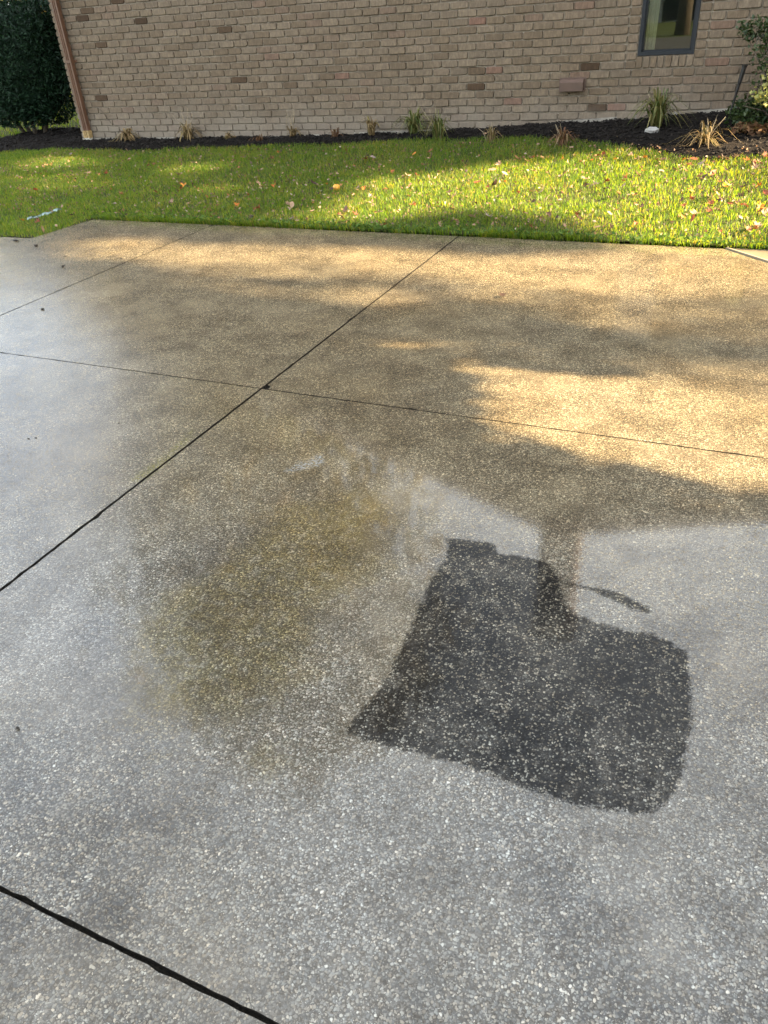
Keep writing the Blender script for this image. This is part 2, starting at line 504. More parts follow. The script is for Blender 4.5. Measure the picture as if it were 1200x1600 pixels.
def grid_mesh(name, x0, x1, y0, y1, step, zf, keep=None):
    xs = np.arange(x0, x1 + 1e-6, step)
    ys = np.arange(y0, y1 + 1e-6, step)
    X, Y = np.meshgrid(xs, ys)
    V = np.stack([X.ravel(), Y.ravel(), zf(X, Y).ravel()], 1)
    nx = len(xs)
    i, j = np.meshgrid(np.arange(nx - 1), np.arange(len(ys) - 1))
    a = (j * nx + i).ravel()
    F = np.stack([a, a + 1, a + nx + 1, a + nx], 1)
    if keep is not None:
        c = V[F].mean(1)
        F = F[keep(c[:, 0], c[:, 1])]
        u, inv = np.unique(F.ravel(), return_inverse=True)
        V, F = V[u], inv.reshape(F.shape)
    return mesh_np(name, V, F, True)
me = grid_mesh('lawn', -26, 12, 4.6, 30, 0.12, terr,
               lambda x, y: (y > front_y(x) + 0.0))
lawn = obj('lawn', me, M['soil'], kind='structure')

# mulch bed: a low mound between lawn and wall
def bed_z(x, y):
    f = bed_front(x)
    t = np.clip((y - f) / 0.25, 0, 1)
    P = np.stack([np.ravel(x), np.ravel(y)], 1)
    return terr(x, y) + 0.035 * np.sqrt(t) - 0.004 + (fbm(P, 9.0, 5).reshape(np.shape(x)) - 0.5) * 0.05 * t
bed_keep = lambda x, y: ((y > bed_front(x)) & (x > CORNER_X - 1.9) & ((y < WALL_Y + 0.1) | ((x < CORNER_X - 0.02) & (y < 10.6 - 0.35 * np.abs(x + 9.9)))))
me = grid_mesh('mulch_bed', -10.8, 3.0, 7.0, 10.7, 0.06, bed_z, bed_keep)
obj('mulch_bed', me, M['mulch'], kind='structure')

# ------------------------------------------------------------------ driveway of separate slabs
XC, XA, XR = -4.29, -2.00, 0.62
YB, YD = 2.83, 0.45
drive = empty('driveway', (0, 0, 0))
drive['kind'] = 'structure'
me = mesh_np('joint_filler', [(-9.2, -5, -0.018), (4.9, -5, -0.018), (4.9, 5.72, -0.018), (-5.66, 5.72, -0.018), (-5.72, 4.99, -0.018), (-9.2, 4.99, -0.018)], [(0, 1, 2, 3, 4, 5)])
obj('joint_filler', me, M['joint'], drive)

DARK = [(340, 155), (400, 160), (470, 170), (475, 195), (540, 203), (612, 218), (640, 262), (655, 330), (690, 362), (800, 398), (900, 415), (950, 435), (985, 470), (997, 560), (1000, 640), (980, 740),
        (957, 838), (925, 872), (880, 898), (780, 890), (640, 860), (480, 800), (330, 752), (210, 722), (120, 700), (70, 672), (80, 655), (115, 610), (160, 555), (200, 480), (268, 330), (298, 262), (335, 210)]
DARK = [gp(500 + x * .5833, 750 + y * .5833) for x, y in DARK]
STROKE = [gp(500 + x * .5833, 750 + y * .5833) for x, y in [(640, 268), (700, 275), (780, 290), (850, 318), (905, 352), (880, 366), (800, 335), (730, 300), (650, 285)]]
OLIVE = [[gp(*p) for p in q] for q in ([(430, 790), (560, 760), (640, 800), (600, 880), (520, 950), (460, 1085), (385, 1135), (280, 1148), (180, 1135), (195, 1050), (230, 950), (310, 890)],
                                      [(400, 1172), (434, 1170), (428, 1194), (404, 1190)], [(238, 1180), (264, 1170), (258, 1204)])]
GLINT = [[gp(*p) for p in q] for q in ([(448, 735), (478, 722), (503, 712), (506, 720), (484, 731)],)]  # outline of the glint painted into the slab
MOSS = [[gp(*p) for p in q] for q in ([(200, 752), (235, 728), (262, 712), (300, 672), (292, 690), (262, 722), (222, 752)],)]
FILM = [[gp(*p) for p in q] for q in ([(20, 1010), (60, 975), (140, 950), (175, 985), (165, 1060), (180, 1120), (110, 1150), (60, 1090)], [(60, 900), (150, 880), (170, 930), (90, 960)])]

def slab(poly, seed, step, dz=0.0, chip=None):
    """one slab: wavy chipped outline, gridded top with stain, tint and glint masks, sides going down"""
    poly = np.array(poly, float)
    # outline points every few cm, jittered inwards
    out = []
    n = len(poly)
    cen = poly.mean(0)
    r = np.random.default_rng(seed)
    for i in range(n):
        a, b = poly[i], poly[(i + 1) % n]
        L = np.hypot(*(b - a))
        k = max(2, int(L / 0.03))
        nrm = np.array([-(b - a)[1], (b - a)[0]]) / L
        for j in range(k):
            p = a + (b - a) * j / k
            w = abs(r.normal(0, 0.0016)) + (0.006 * r.random() if r.random() < 0.05 else 0)
            out.append(p + nrm * w)
    out = np.array(out)
    x0, y0 = poly.min(0)
    x1, y1 = poly.max(0)
    nx, ny = max(2, int((x1 - x0) / step)), max(2, int((y1 - y0) / step))
    import bmesh
    from mathutils.geometry import delaunay_2d_cdt
    GX, GY = np.meshgrid(np.linspace(x0, x1, nx + 1)[1:-1], np.linspace(y0, y1, ny + 1)[1:-1])
    G = np.stack([GX.ravel(), GY.ravel()], 1)
    G = G[poly_sd(G, out) < -step * 0.4]
    pts = [Vector(p) for p in out] + [Vector(p) for p in G]
    m = len(out)
    if chip is not None:
        out_sel = None
    res = delaunay_2d_cdt(pts, [(i, (i + 1) % m) for i in range(m)], [], 1, 1e-6)
    V2 = np.array([(v.x, v.y) for v in res[0]])
    F = [tuple(f) for f in res[2]]
    sd = poly_sd(V2, out)
    V = np.c_[V2, np.full(len(V2), dz)]
    V = list(map(tuple, V))
    # side wall
    b0 = len(V)
    for p in out:
        V.append((p[0], p[1], -0.075))
    # map outline index -> vertex (nearest)
    idx = [int(np.argmin(((V2 - p) ** 2).sum(1))) for p in out]
    for i in range(m):
        j = (i + 1) % m
        F.append((idx[i], b0 + i, b0 + j, idx[j]))
    me = mesh_np('slab', V, F)
    me.materials.append(M['concrete'])
    me.materials.append(M['joint'])
    me.polygons.foreach_set('material_index', np.array([0] * (len(F) - m) + [1] * m, np.int32))
    A = np.array(V)[:, :2]
    dark = np.minimum(poly_sd(A, DARK), poly_sd(A, STROKE) + 0.006)
    olive_sd = np.min([poly_sd(A, q) for q in OLIVE], 0)
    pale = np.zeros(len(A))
    for q in GLINT:
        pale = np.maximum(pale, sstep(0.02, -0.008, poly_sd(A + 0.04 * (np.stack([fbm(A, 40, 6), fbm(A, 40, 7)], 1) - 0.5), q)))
    moss = np.zeros(len(A))
    for q in MOSS:
        moss = np.maximum(moss, sstep(0.02, -0.015, poly_sd(A, q)))
    film = np.zeros(len(A))
    for q in FILM:
        film = np.maximum(film, sstep(0.05, -0.06, poly_sd(A, q)))
    film = np.maximum(film * 0.8, 0.45 * sstep(0.45, 0.7, fbm(A, 2.2, 21)))
    brown = np.clip(0.24 + 0.76 * sstep(0.9, 2.7, A[:, 1]) + 0.5 * (fbm(A, 1.1, 31) - 0.5), 0, 1)
    wet = np.clip(0.55 + 0.45 * sstep(0.7, 1.9, A[:, 1] - 0.35 * A[:, 0]) + 0.5 * (fbm(A, 1.7, 41) - 0.5) + 0.35 * sstep(-0.7, -1.6, A[:, 0]), 0, 1)
    for nme, vals in (('dark', dark), ('olive', olive_sd), ('pale', pale), ('moss', moss), ('film', film), ('brown', brown), ('wet', wet), ('soft', sstep(-1.5, -2.5, A[:, 0]))):
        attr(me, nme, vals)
    return obj('concrete_slab', me, M['concrete'], drive)

gA, gB, gC, gD = 0.0045, 0.0032, 0.0042, 0.0038     # half widths of the joints
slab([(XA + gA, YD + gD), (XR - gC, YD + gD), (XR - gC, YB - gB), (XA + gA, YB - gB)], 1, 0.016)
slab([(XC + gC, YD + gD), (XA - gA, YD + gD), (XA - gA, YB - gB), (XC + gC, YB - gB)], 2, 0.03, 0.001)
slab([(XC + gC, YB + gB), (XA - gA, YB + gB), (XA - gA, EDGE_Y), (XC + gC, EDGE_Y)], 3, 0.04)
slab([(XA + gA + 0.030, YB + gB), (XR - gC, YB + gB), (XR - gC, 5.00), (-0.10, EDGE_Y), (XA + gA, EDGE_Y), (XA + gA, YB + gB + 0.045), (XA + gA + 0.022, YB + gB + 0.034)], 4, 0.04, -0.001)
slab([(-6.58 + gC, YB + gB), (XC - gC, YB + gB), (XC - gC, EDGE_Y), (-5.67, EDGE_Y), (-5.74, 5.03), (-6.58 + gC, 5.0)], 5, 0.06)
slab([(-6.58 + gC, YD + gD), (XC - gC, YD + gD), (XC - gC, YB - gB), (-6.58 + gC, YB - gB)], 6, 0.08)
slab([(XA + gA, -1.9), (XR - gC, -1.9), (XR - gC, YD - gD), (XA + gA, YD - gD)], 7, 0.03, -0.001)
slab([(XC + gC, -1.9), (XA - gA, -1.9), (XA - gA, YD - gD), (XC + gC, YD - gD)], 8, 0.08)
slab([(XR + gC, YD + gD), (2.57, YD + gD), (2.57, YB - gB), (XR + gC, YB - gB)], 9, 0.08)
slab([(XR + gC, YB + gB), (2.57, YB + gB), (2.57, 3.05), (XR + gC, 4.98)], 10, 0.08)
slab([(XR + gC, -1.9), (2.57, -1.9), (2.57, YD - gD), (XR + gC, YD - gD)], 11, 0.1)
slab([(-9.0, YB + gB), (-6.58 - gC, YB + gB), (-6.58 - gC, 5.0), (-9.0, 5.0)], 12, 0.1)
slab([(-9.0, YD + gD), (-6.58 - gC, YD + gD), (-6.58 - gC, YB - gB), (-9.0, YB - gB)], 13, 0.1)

XS = (-9.0, -6.58, XC, XA, XR, 2.57, 4.85)
for k_ in range(6):
    xa_, xb_ = XS[k_] + gC, XS[k_ + 1] - gC
    slab([(xa_, -4.95), (xb_, -4.95), (xb_, -1.9 - gD), (xa_, -1.9 - gD)], 20 + k_, 0.12)
    if k_ < 2:
        slab([(xa_, -1.9 + gD), (xb_, -1.9 + gD), (xb_, YD - gD), (xa_, YD - gD)], 30 + k_, 0.12)
    if k_ == 5:
        slab([(xa_, -1.9 + gD), (xb_, -1.9 + gD), (xb_, 2.7), (xa_, 2.7)], 36, 0.12)

# pale walkway running off behind a light edging strip
def off(p, q, d):
    v = np.array(q, float) - np.array(p, float)
    n = np.array([-v[1], v[0]]) / np.hypot(*v)
    return n * d
p0, p1 = np.array([-0.085, EDGE_Y]), np.array([2.6, 3.02])
o1, o2 = off(p0, p1, 0.004), off(p0, p1, 0.020)
mb = MB()
mb.prism([tuple(p0 + o1 * 1.5), tuple(p1 + o1 * 1.5), tuple(p1 + o2), tuple(p0 + o2)], 'z', -0.05, 0.006)
strip = obj('edging_strip', mb.mesh('edging_strip'), M['strip'])
strip['label'] = 'thin pale edging strip running diagonally at the right end of the driveway'
strip['category'] = 'edging'
mb = MB()
mb.prism([tuple(p0 + o2 * 1.15), tuple(p1 + o2 * 1.15), (2.6, EDGE_Y)], 'z', -0.05, 0.0)
obj('walkway', mb.mesh('walkway'), M['walk'], kind='structure')

# ------------------------------------------------------------------ the brick house
house = empty('brick_house', (-1.7, WALL_Y, 0.2), 'tan brick house with brown downspout at its corner and dark framed window', 'house')
HO = Vector((-1.7, WALL_Y, 0.2))
def hpart(name, me, mat, parent=None, label=None, kind=None):
    if parent is None:
        me.transform(Matrix.Translation(-HO))
        o = obj(name, me, mat, house, label=label, kind=kind)
    else:
        me.transform(Matrix.Translation(-HO))
        o = obj(name, me, mat, parent, label=label, kind=kind)
    return o
RX = 5.6                                   # right end of the wall
APX, APZ, EVZ = -1.7, 4.85, 2.62
def roof_z(x):
    return EVZ + (APZ - EVZ) * (1 - np.abs(x - APX) / np.where(x < APX, APX - CORNER_X, RX - APX))
WX0, WX1, WZ0, WZ1 = -1.285, -0.745, 0.945, 2.12
BF, MF = WALL_Y, WALL_Y + 0.011            # brick face and mortar face
MBK = WALL_Y + 0.20
mb = MB()
mb.prism([(CORNER_X + .006, -0.1), (WX0, -0.1), (WX0, float(roof_z(WX0)) - .05), (APX, APZ - .05), (CORNER_X + .006, EVZ)], 'y', MF, MBK)
mb.prism([(WX0, -0.1), (WX1, -0.1), (WX1, WZ0), (WX0, WZ0)], 'y', MF, MBK)
mb.prism([(WX0, WZ1), (WX1, WZ1), (WX1, float(roof_z(WX1)) - .05), (WX0, float(roof_z(WX0)) - .05)], 'y', MF, MBK)
mb.prism([(WX1, -0.1), (RX, -0.1), (RX, EVZ), (WX1, float(roof_z(WX1)) - .05)], 'y', MF, MBK)
mb.box(CORNER_X + .006, CORNER_X + .2, MBK, 18, -0.1, EVZ)        # left side wall
mb.box(RX - .2, RX, MBK, 18, -0.1, EVZ)
mb.box(CORNER_X, RX, 17.8, 18, -0.1, EVZ)
me = mesh_np('wall', mb.v, mb.f)
wall = hpart('wall', me, M['mortar'])

CH, CL, JT = 0.0765, 0.2065, 0.0105
Z0 = WZ0 - 0.112 - 14 * CH                 # courses line up under the window's sill
bricks = []                                # x0, x1, z0, z1
k = 0
z = Z0
SX0, SX1 = WX0 - 0.105, WX1 + 0.105        # half bricks beside the window
while z < APZ:
    off_ = (0.5 if k % 2 else 0.0) * CL
    x = CORNER_X + 0.003
    first = True
    spans = [(CORNER_X, RX)]
    zz0, zz1 = z + JT / 2, z + CH - JT / 2
    sill_rows = WZ0 - 0.112 - 1e-4 <= z < WZ1
    if sill_rows:
        spans = [(CORNER_X, SX0 - JT), (SX1 + JT, RX)]
        if z >= WZ0 - 0.112 + CH * 1.3 or True:
            bricks.append((SX0, WX0 - JT * 0.6, zz0, zz1))
            bricks.append((WX1 + JT * 0.6, SX1, zz0, zz1))
    for a, b in spans:
        i0 = int(math.floor((a - CORNER_X - off_) / CL))
        cuts = [a]
        for i in range(i0, i0 + 200):
            c = CORNER_X + off_ + i * CL + random.gauss(0, 0.006)
            if c > b - 0.05:
                break
            if c > a + 0.05:
                cuts.append(c)
        cuts.append(b)
        for c0, c1 in zip(cuts[:-1], cuts[1:]):
            x0 = c0 + (JT / 2 if c0 > a else 0)
            x1 = c1 - (JT / 2 if c1 < b else 0)
            if zz1 < float(min(roof_z(x0), roof_z(x1))) - 0.06:
                bricks.append((x0, x1, zz0 + random.gauss(0, .001), zz1 + random.gauss(0, .001)))
    z += CH
    k += 1

def brick_shape(w, h, r, rot=None):
    """front outline of 8 points, a worn bevel and sides; 24 vertices, 38 triangles"""
    c = [0.006 + abs(r.normal(0, .006)) for _ in range(4)]
    hx, hz = w / 2, h / 2
    base = [(-hx + c[0], -hz), (hx - c[1], -hz), (hx, -hz + c[1] * .6), (hx, hz - c[2] * .6), (hx - c[2], hz), (-hx + c[3], hz), (-hx, hz - c[3] * .6), (-hx, -hz + c[0] * .6)]
    o = np.array(base) + r.normal(0, .0014, (8, 2))
    inn = o * np.array([1 - .008 / w, 1 - .009 / h])
    fy = -0.002 - abs(r.normal(0, .0035))
    tilt = r.normal(0, .004, 2)
    V = []
    for p in inn:
        V.append((p[0], fy + p[0] * tilt[0] + p[1] * tilt[1] * 3, p[1]))
    for p in o:
        V.append((p[0], 0.004, p[1]))
    for p in o:
        V.append((p[0], 0.03, p[1]))
    F = [tuple(range(8))]
    for q in range(2):
        for i in range(8):
            j = (i + 1) % 8
            F.append((q * 8 + i, q * 8 + 8 + i, q * 8 + 8 + j, q * 8 + j))
    return V, F

def fpx(x, z, y=WALL_Y):
    v = np.array([x, y, z - CAM_H])
    d = v @ CF
    return 600 + FPX * (v @ CR) / d, 800 - FPX * (v @ CU) / d, d
vis, rest = [], []
for b in bricks:
    u, v, d = fpx((b[0] + b[1]) / 2, (b[2] + b[3]) / 2)
    if -5 < u < 1210 and v > 2 and b[2] > float(base_z((b[0] + b[1]) / 2)) - 0.03:
        vis.append((d, b))
    else:
        rest.append(b)
vis.sort(key=lambda q: q[0])
single = [b for _, b in vis[:280]]
rest += [b for _, b in vis[280:]]
var_full, var_half = [], []
for i in range(14):
    for lst, w in ((var_full, 0.196), (var_half, 0.098)):
        V, F = brick_shape(w, CH - JT, rng)
        m_ = mesh_np('brick', V, F)
        bm_fix(m_)
        m_.materials.append(M['brick'])
        lst.append((m_, w))
for b in single:
    w = b[1] - b[0]
    lst = var_full if w > 0.14 else var_half
    m_, w0 = lst[random.randrange(14)]
    o = obj('brick', m_, None, wall)
    o.location = Vector(((b[0] + b[1]) / 2, BF, (b[2] + b[3]) / 2)) - HO
    o.scale = (w / w0, 1, (b[3] - b[2]) / (CH - JT))
AV, AF, AR = [], [], []
for b in rest:
    V, F = brick_shape(b[1] - b[0], b[3] - b[2], rng)
    o_ = len(AV)
    cx, cz = (b[0] + b[1]) / 2, (b[2] + b[3]) / 2
    AV += [(p[0] + cx, p[1] + BF, p[2] + cz) for p in V]
    AF += [tuple(i + o_ for i in f) for f in F]
    AR += [random.random()] * len(V)
me = mesh_np('brickwork', AV, AF)
attr(me, 'rnd', AR)
bm_fix(me)
hpart('brickwork', me, M['brick'], wall, kind='stuff')
# return wall at the corner: brick ends
AV, AF, AR = [], [], []
z = Z0
kk = 0
while z < EVZ - .1:
    y = WALL_Y + (0.104 if kk % 2 else 0.0)
    while y < 12:
        w = CL - JT
        V, F = brick_shape(w, CH - JT, rng)
        o_ = len(AV)
        AV += [(CORNER_X + p[1], y + w / 2 - p[0] + .012, p[2] + z + CH / 2) for p in V]
        AF += [tuple(i + o_ for i in f) for f in F]
        AR += [random.random()] * len(V)
        y += CL
    z += CH
    kk += 1
me = mesh_np('side_brickwork', AV, AF)
attr(me, 'rnd', AR)
bm_fix(me)
hpart('side_brickwork', me, M['brick'], wall, kind='stuff')

# foundation strip, wavy lower edge hidden by the mulch
xs = np.linspace(CORNER_X - .005, RX, 120)
top = np.array([float(base_z(x)) + 0.035 + 0.02 * (vnoise(np.array([[x, 0.]]), 1.2, 3)[0] - .5) for x in xs])
V = [(x, WALL_Y - 0.004 - 0.004 * random.random(), 0 if q == 0 else top[i]) for q in (0, 1) for i, x in enumerate(xs)] + [(x, WALL_Y + 0.05, top[i] + .004) for i, x in enumerate(xs)]
n = len(xs)
F = [(i, i + 1, n + i + 1, n + i) for i in range(n - 1)] + [(n + i, n + i + 1, 2 * n + i + 1, 2 * n + i) for i in range(n - 1)]
hpart('foundation', mesh_np('foundation', V, F), M['found'])

# window
wroot = empty('window')
wroot.parent = house
mb = MB()
FY0, FY1 = WALL_Y - 0.002, WALL_Y + 0.085
fw = 0.034
mb.box(WX0 + .002, WX0 + fw, FY0, FY1, WZ0 + fw, WZ1 - fw)
mb.box(WX1 - fw, WX1 - .002, FY0, FY1, WZ0 + fw, WZ1 - fw)
mb.box(WX0 + .002, WX1 - .002, FY0 - .003, FY1, WZ0 + .004, WZ0 + fw)
mb.box(WX0 + .002, WX1 - .002, FY0, FY1, WZ1 - fw, WZ1)
mb.box(WX0 + fw, WX0 + fw + .014, FY0 + .03, FY1 - .01, WZ0 + fw, WZ1 - fw)
mb.box(WX1 - fw - .014, WX1 - fw, FY0 + .03, FY1 - .01, WZ0 + fw, WZ1 - fw)
mb.box(WX0 + fw, WX1 - fw, FY0 + .03, FY1 - .01, WZ0 + fw, WZ0 + fw + .014)
hpart('frame', mb.mesh('frame'), M['dark_metal'], wroot)
mb = MB()
mb.box(WX0 + fw - .002, WX1 - fw + .002, WALL_Y + .05, WALL_Y + .056, WZ0 + fw - .002, WZ1 - fw + .002)
hpart('pane', mb.mesh('pane'), M['glass'], wroot)
V, F = [], []
for i in range(15):
    x = WX0 + fw + .10 * i / 14 + .01
    yy = WALL_Y + .17 + .018 * math.sin(i * 2.1)
    V += [(x, yy, WZ0 + .02), (x + .012 * math.sin(i), yy + .02, WZ1)]
    if i:
        F.append((2 * i - 2, 2 * i, 2 * i + 1, 2 * i - 1))
hpart('curtain', mesh_np('curtain', V, F, True), M['curtain'], wroot)
mb = MB()
mb.box(WX0 - .6, WX1 + .6, MBK + 1.2, MBK + 1.25, 0.2, 2.5)
mb.box(WX0 - .6, WX0 - .55, MBK + .01, MBK + 1.2, 0.2, 2.5)
mb.box(WX1 + .55, WX1 + .6, MBK + .01, MBK + 1.2, 0.2, 2.5)
mb.box(WX0 - .6, WX1 + .6, MBK + .01, MBK + 1.2, 0.2, 0.25)
mb.box(WX0 - .6, WX1 + .6, MBK + .01, MBK + 1.2, 2.45, 2.5)
hpart('room_lining', mb.mesh('room_lining'), M['room'], wroot)
nb = 8
bw = (WX1 - WX0 + .016) / nb
for i in range(nb):
    V, F = brick_shape(bw - .009, 0.100, rng)
    V = [(p[0] + WX0 - .008 + bw * (i + .5), p[1] + WALL_Y - .003, p[2] + WZ0 - .055) for p in V]
    m_ = mesh_np('sill_brick', V, F)
    bm_fix(m_)
    hpart('sill_brick', m_, M['brick'], wroot)

# vent hood on the wall
vroot = empty('dryer_vent')
vroot.parent = house
vroot['label'] = 'small brown vent hood low on the brick wall'
VX0, VX1, VZ0, VZ1 = -2.04, -1.795, 0.655, 0.765
mb = MB()
mb.prism([(WALL_Y - .075, VZ0), (WALL_Y + .01, VZ0 + .006), (WALL_Y + .01, VZ1), (WALL_Y - .045, VZ1 - .004), (WALL_Y - .078, VZ1 - .03)], 'x', VX0, VX1)
hpart('hood', mb.mesh('hood'), M['vent'], vroot)
mb = MB()
mb.box(VX0 - .018, VX1 + .018, WALL_Y - .008, WALL_Y + .006, VZ0 - .012, VZ1 + .014)
hpart('flange', mb.mesh('flange'), M['vent'], vroot)

# downspout: folded rectangular pipe with ribs
droot = empty('downspout')
droot.parent = house
droot['label'] = 'brown metal downspout at the left corner with yellowed outlet'
DX = -8.70
def pipe_profile(w, d):
    return [(-w, d * .7), (-w, -d), (-w * .55, -d), (-w * .45, -d * .72), (-w * .15, -d * .72), (-w * .05, -d), (w * .05, -d), (w * .15, -d * .72), (w * .45, -d * .72), (w * .55, -d), (w, -d), (w, d * .7)]
mb = MB()
mb.prism([(DX + a, WALL_Y - .055 + b) for a, b in pipe_profile(.046, .034)], 'z', 0.315, EVZ + .05)
hpart('pipe', mb.mesh('pipe'), M['brown_metal'], droot)
mb = MB()
mb.prism([(DX + a, WALL_Y - .060 + b) for a, b in pipe_profile(.054, .040)], 'z', 0.235, 0.325)
hpart('adapter', mb.mesh('adapter'), M['pvc_old'], droot)
mb = MB()
mb.tube([(DX, WALL_Y - .06, .10), (DX, WALL_Y - .06, .236)], .054, 16)
hpart('drain_pipe', mb.mesh('drain_pipe', False), M['pvc'], droot)
for zz in (1.15, 2.1):
    mb = MB()
    mb.box(DX - .075, DX - .047, WALL_Y - .012, WALL_Y - .003, zz, zz + .03)
    mb.box(DX + .047, DX + .075, WALL_Y - .012, WALL_Y - .003, zz, zz + .03)
    mb.box(DX - .050, DX + .050, WALL_Y - .0925, WALL_Y - .0885, zz, zz + .03)
    mb.box(DX - .050, DX - .047, WALL_Y - .09, WALL_Y - .003, zz, zz + .03)
    mb.box(DX + .047, DX + .050, WALL_Y - .09, WALL_Y - .003, zz, zz + .03)
    hpart('strap', mb.mesh('strap'), M['brown_metal'], droot)

# roof, rake boards, chimney (out of the picture, mirrored in the wet concrete)
sl = (APZ - EVZ) / (APX - CORNER_X)
sr = (APZ - EVZ) / (RX - APX)
mb = MB()
mb.prism([(CORNER_X - .4, EVZ - .4 * sl), (APX, APZ), (RX + .4, EVZ - .4 * sr), (RX + .4, EVZ - .4 * sr + .12), (APX, APZ + .13), (CORNER_X - .4, EVZ - .4 * sl + .12)], 'y', WALL_Y - .22, 18.3)
roof = hpart('roof', mb.mesh('roof'), M['roof'])
for a, b in (((CORNER_X - .4, EVZ - .4 * sl), (APX, APZ)), ((APX, APZ), (RX + .4, EVZ - .4 * sr))):
    mb = MB()
    mb.prism([(a[0], a[1] - .12), (b[0], b[1] - .12), (b[0], b[1] + .10), (a[0], a[1] + .10)], 'y', WALL_Y - .25, WALL_Y - .223)
    hpart('rake_board', mb.mesh('rake_board'), M['trim'], roof)
chim = mb = MB()
mb.box(-1.96, -1.40, 9.25, 9.75, 4.4, 7.05)
mb.box(-2.02, -1.34, 9.19, 9.81, 7.05, 7.20)
mb.box(-1.86, -1.50, 9.35, 9.65, 7.20, 7.36)
hpart('chimney', mb.mesh('chimney'), M['vent'], roof)

# ------------------------------------------------------------------ foliage helpers
def leaf_cloud(C, size, r, aspect=0.55, droop=0.3, up=0.0, fold=0.12):
    """leaf faces (4 verts, 2 tris as a folded quad) at centres C"""
    n = len(C)
    d = r.normal(0, 1, (n, 3))
    d[:, 2] = d[:, 2] * 0.7 - droop + up
    d /= np.linalg.norm(d, axis=1)[:, None]
    q = r.normal(0, 1, (n, 3))
    s = np.cross(d, q)
    s /= np.linalg.norm(s, axis=1)[:, None]
    nn = np.cross(d, s)
    L = (size * r.uniform(0.6, 1.3, n))[:, None]
    W = L * aspect * 0.5
    base = C - d * L * .5
    tip = C + d * L * .5
    a = C + s * W + nn * L * fold
    b = C - s * W + nn * L * fold
    V = np.stack([base, a, tip, b], 1).reshape(-1, 3)
    i = np.arange(n)[:, None] * 4
    F = np.concatenate([i + np.array([[0, 1, 2]]), i + np.array([[0, 2, 3]])], 1).reshape(-1, 3)
    return V, F, np.repeat(r.random(n), 4)

def cloud_obj(name, C, size, mat, parent, r, aspect=.55, droop=.3, up=0.0, kind=None):
    V, F, rn = leaf_cloud(np.asarray(C), size, r, aspect, droop, up)
    me = mesh_np(name, V, F)
    attr(me, 'rnd', rn)
    return obj(name, me, mat, parent, kind=kind)

def clumps(n, k, ctr, rad, r, sig, shell=0.55):
    """n clump centres in an ellipsoid, k leaves each"""
    u = r.normal(0, 1, (n, 3))
    u /= np.linalg.norm(u, axis=1)[:, None]
    rr = (shell + (1 - shell) * r.random(n)) ** 0.7
    c = np.array(ctr) + u * rr[:, None] * np.array(rad)
    return (c[:, None, :] + r.normal(0, 1, (n, k, 3)) * sig).reshape(-1, 3), c

M['leaf_green'] = leafmat('yew needles', [(0.004, 0.014, 0.007), (0.006, 0.022, 0.010), (0.011, 0.034, 0.012), (0.005, 0.018, 0.010)], 0.08, 0.6, 0.2)
M['leaf_tree'] = leafmat('tree leaves', [(0.07, 0.09, 0.02), (0.11, 0.12, 0.025), (0.16, 0.13, 0.03), (0.09, 0.10, 0.03)], 0.35)
M['leaf_autumn'] = leafmat('autumn tree leaves', [(0.13, 0.11, 0.03), (0.20, 0.15, 0.03), (0.11, 0.12, 0.03), (0.26, 0.17, 0.04)], 0.35)
M['leaf_shrub'] = leafmat('dark shrub leaves', [(0.016, 0.034, 0.010), (0.030, 0.055, 0.016), (0.050, 0.075, 0.022), (0.028, 0.046, 0.018)], 0.25, 0.4, 0.4)
M['leaf_sun_tint'] = leafmat('sun tinted leaves', [(0.42, 0.38, 0.09), (0.50, 0.46, 0.16), (0.14, 0.20, 0.05), (0.55, 0.50, 0.22)], 0.35, 0.4, 0.4)  # brightened yellow standing in for sun on the leaves
M['strap_green'] = leafmat('strap leaves green', [(0.055, 0.085, 0.02), (0.10, 0.12, 0.035), (0.19, 0.16, 0.06), (0.07, 0.09, 0.025)], 0.3, 0.5)
M['strap_dry'] = leafmat('strap leaves dry', [(0.19, 0.13, 0.055), (0.26, 0.19, 0.095), (0.12, 0.075, 0.032), (0.19, 0.16, 0.06)], 0.2, 0.7)
M['strap_red'] = leafmat('strap leaves brown', [(0.11, 0.05, 0.025), (0.16, 0.085, 0.04), (0.08, 0.04, 0.02), (0.20, 0.14, 0.07)], 0.2, 0.7)

def make_tree(name, base, height, crown_ctr, crown_rad, n, k, leaf, mat, seed, label, keep=None, trunk_r=0.22, sig=0.35, group=None):
    r = np.random.default_rng(seed)
    root = empty(name, base, label, 'tree', group)
    B = np.array(base)
    C, cc = clumps(n, k, np.array(crown_ctr) - B, crown_rad, r, sig, 0.25)
    if keep is not None:
        C = C[keep(C + B, r)]
    mb = MB()
    top = np.array(crown_ctr) - B
    pts = [np.array([0, 0, -0.2]), np.array([.03, .02, height * .2]), top * np.array([.4, .4, .55]), top * np.array([.8, .8, .85]), top + np.array([0, 0, crown_rad[2] * .5])]
    mb.tube(pts, [trunk_r * 1.3, trunk_r, trunk_r * .8, trunk_r * .5, trunk_r * .15], 9)
    for i in range(12):
        e = cc[r.integers(len(cc))]
        s = pts[2] + (pts[4] - pts[2]) * r.random() * .8
        m_ = (s + e) / 2 + np.array([0, 0, .3])
        mb.tube([s, m_, e], [trunk_r * .35, trunk_r * .22, trunk_r * .06], 6, False)
    obj('trunk', mesh_np('trunk', mb.v, mb.f, True), M['bark'], root)
    cloud_obj('crown', C, leaf, mat, root, r)
    return root

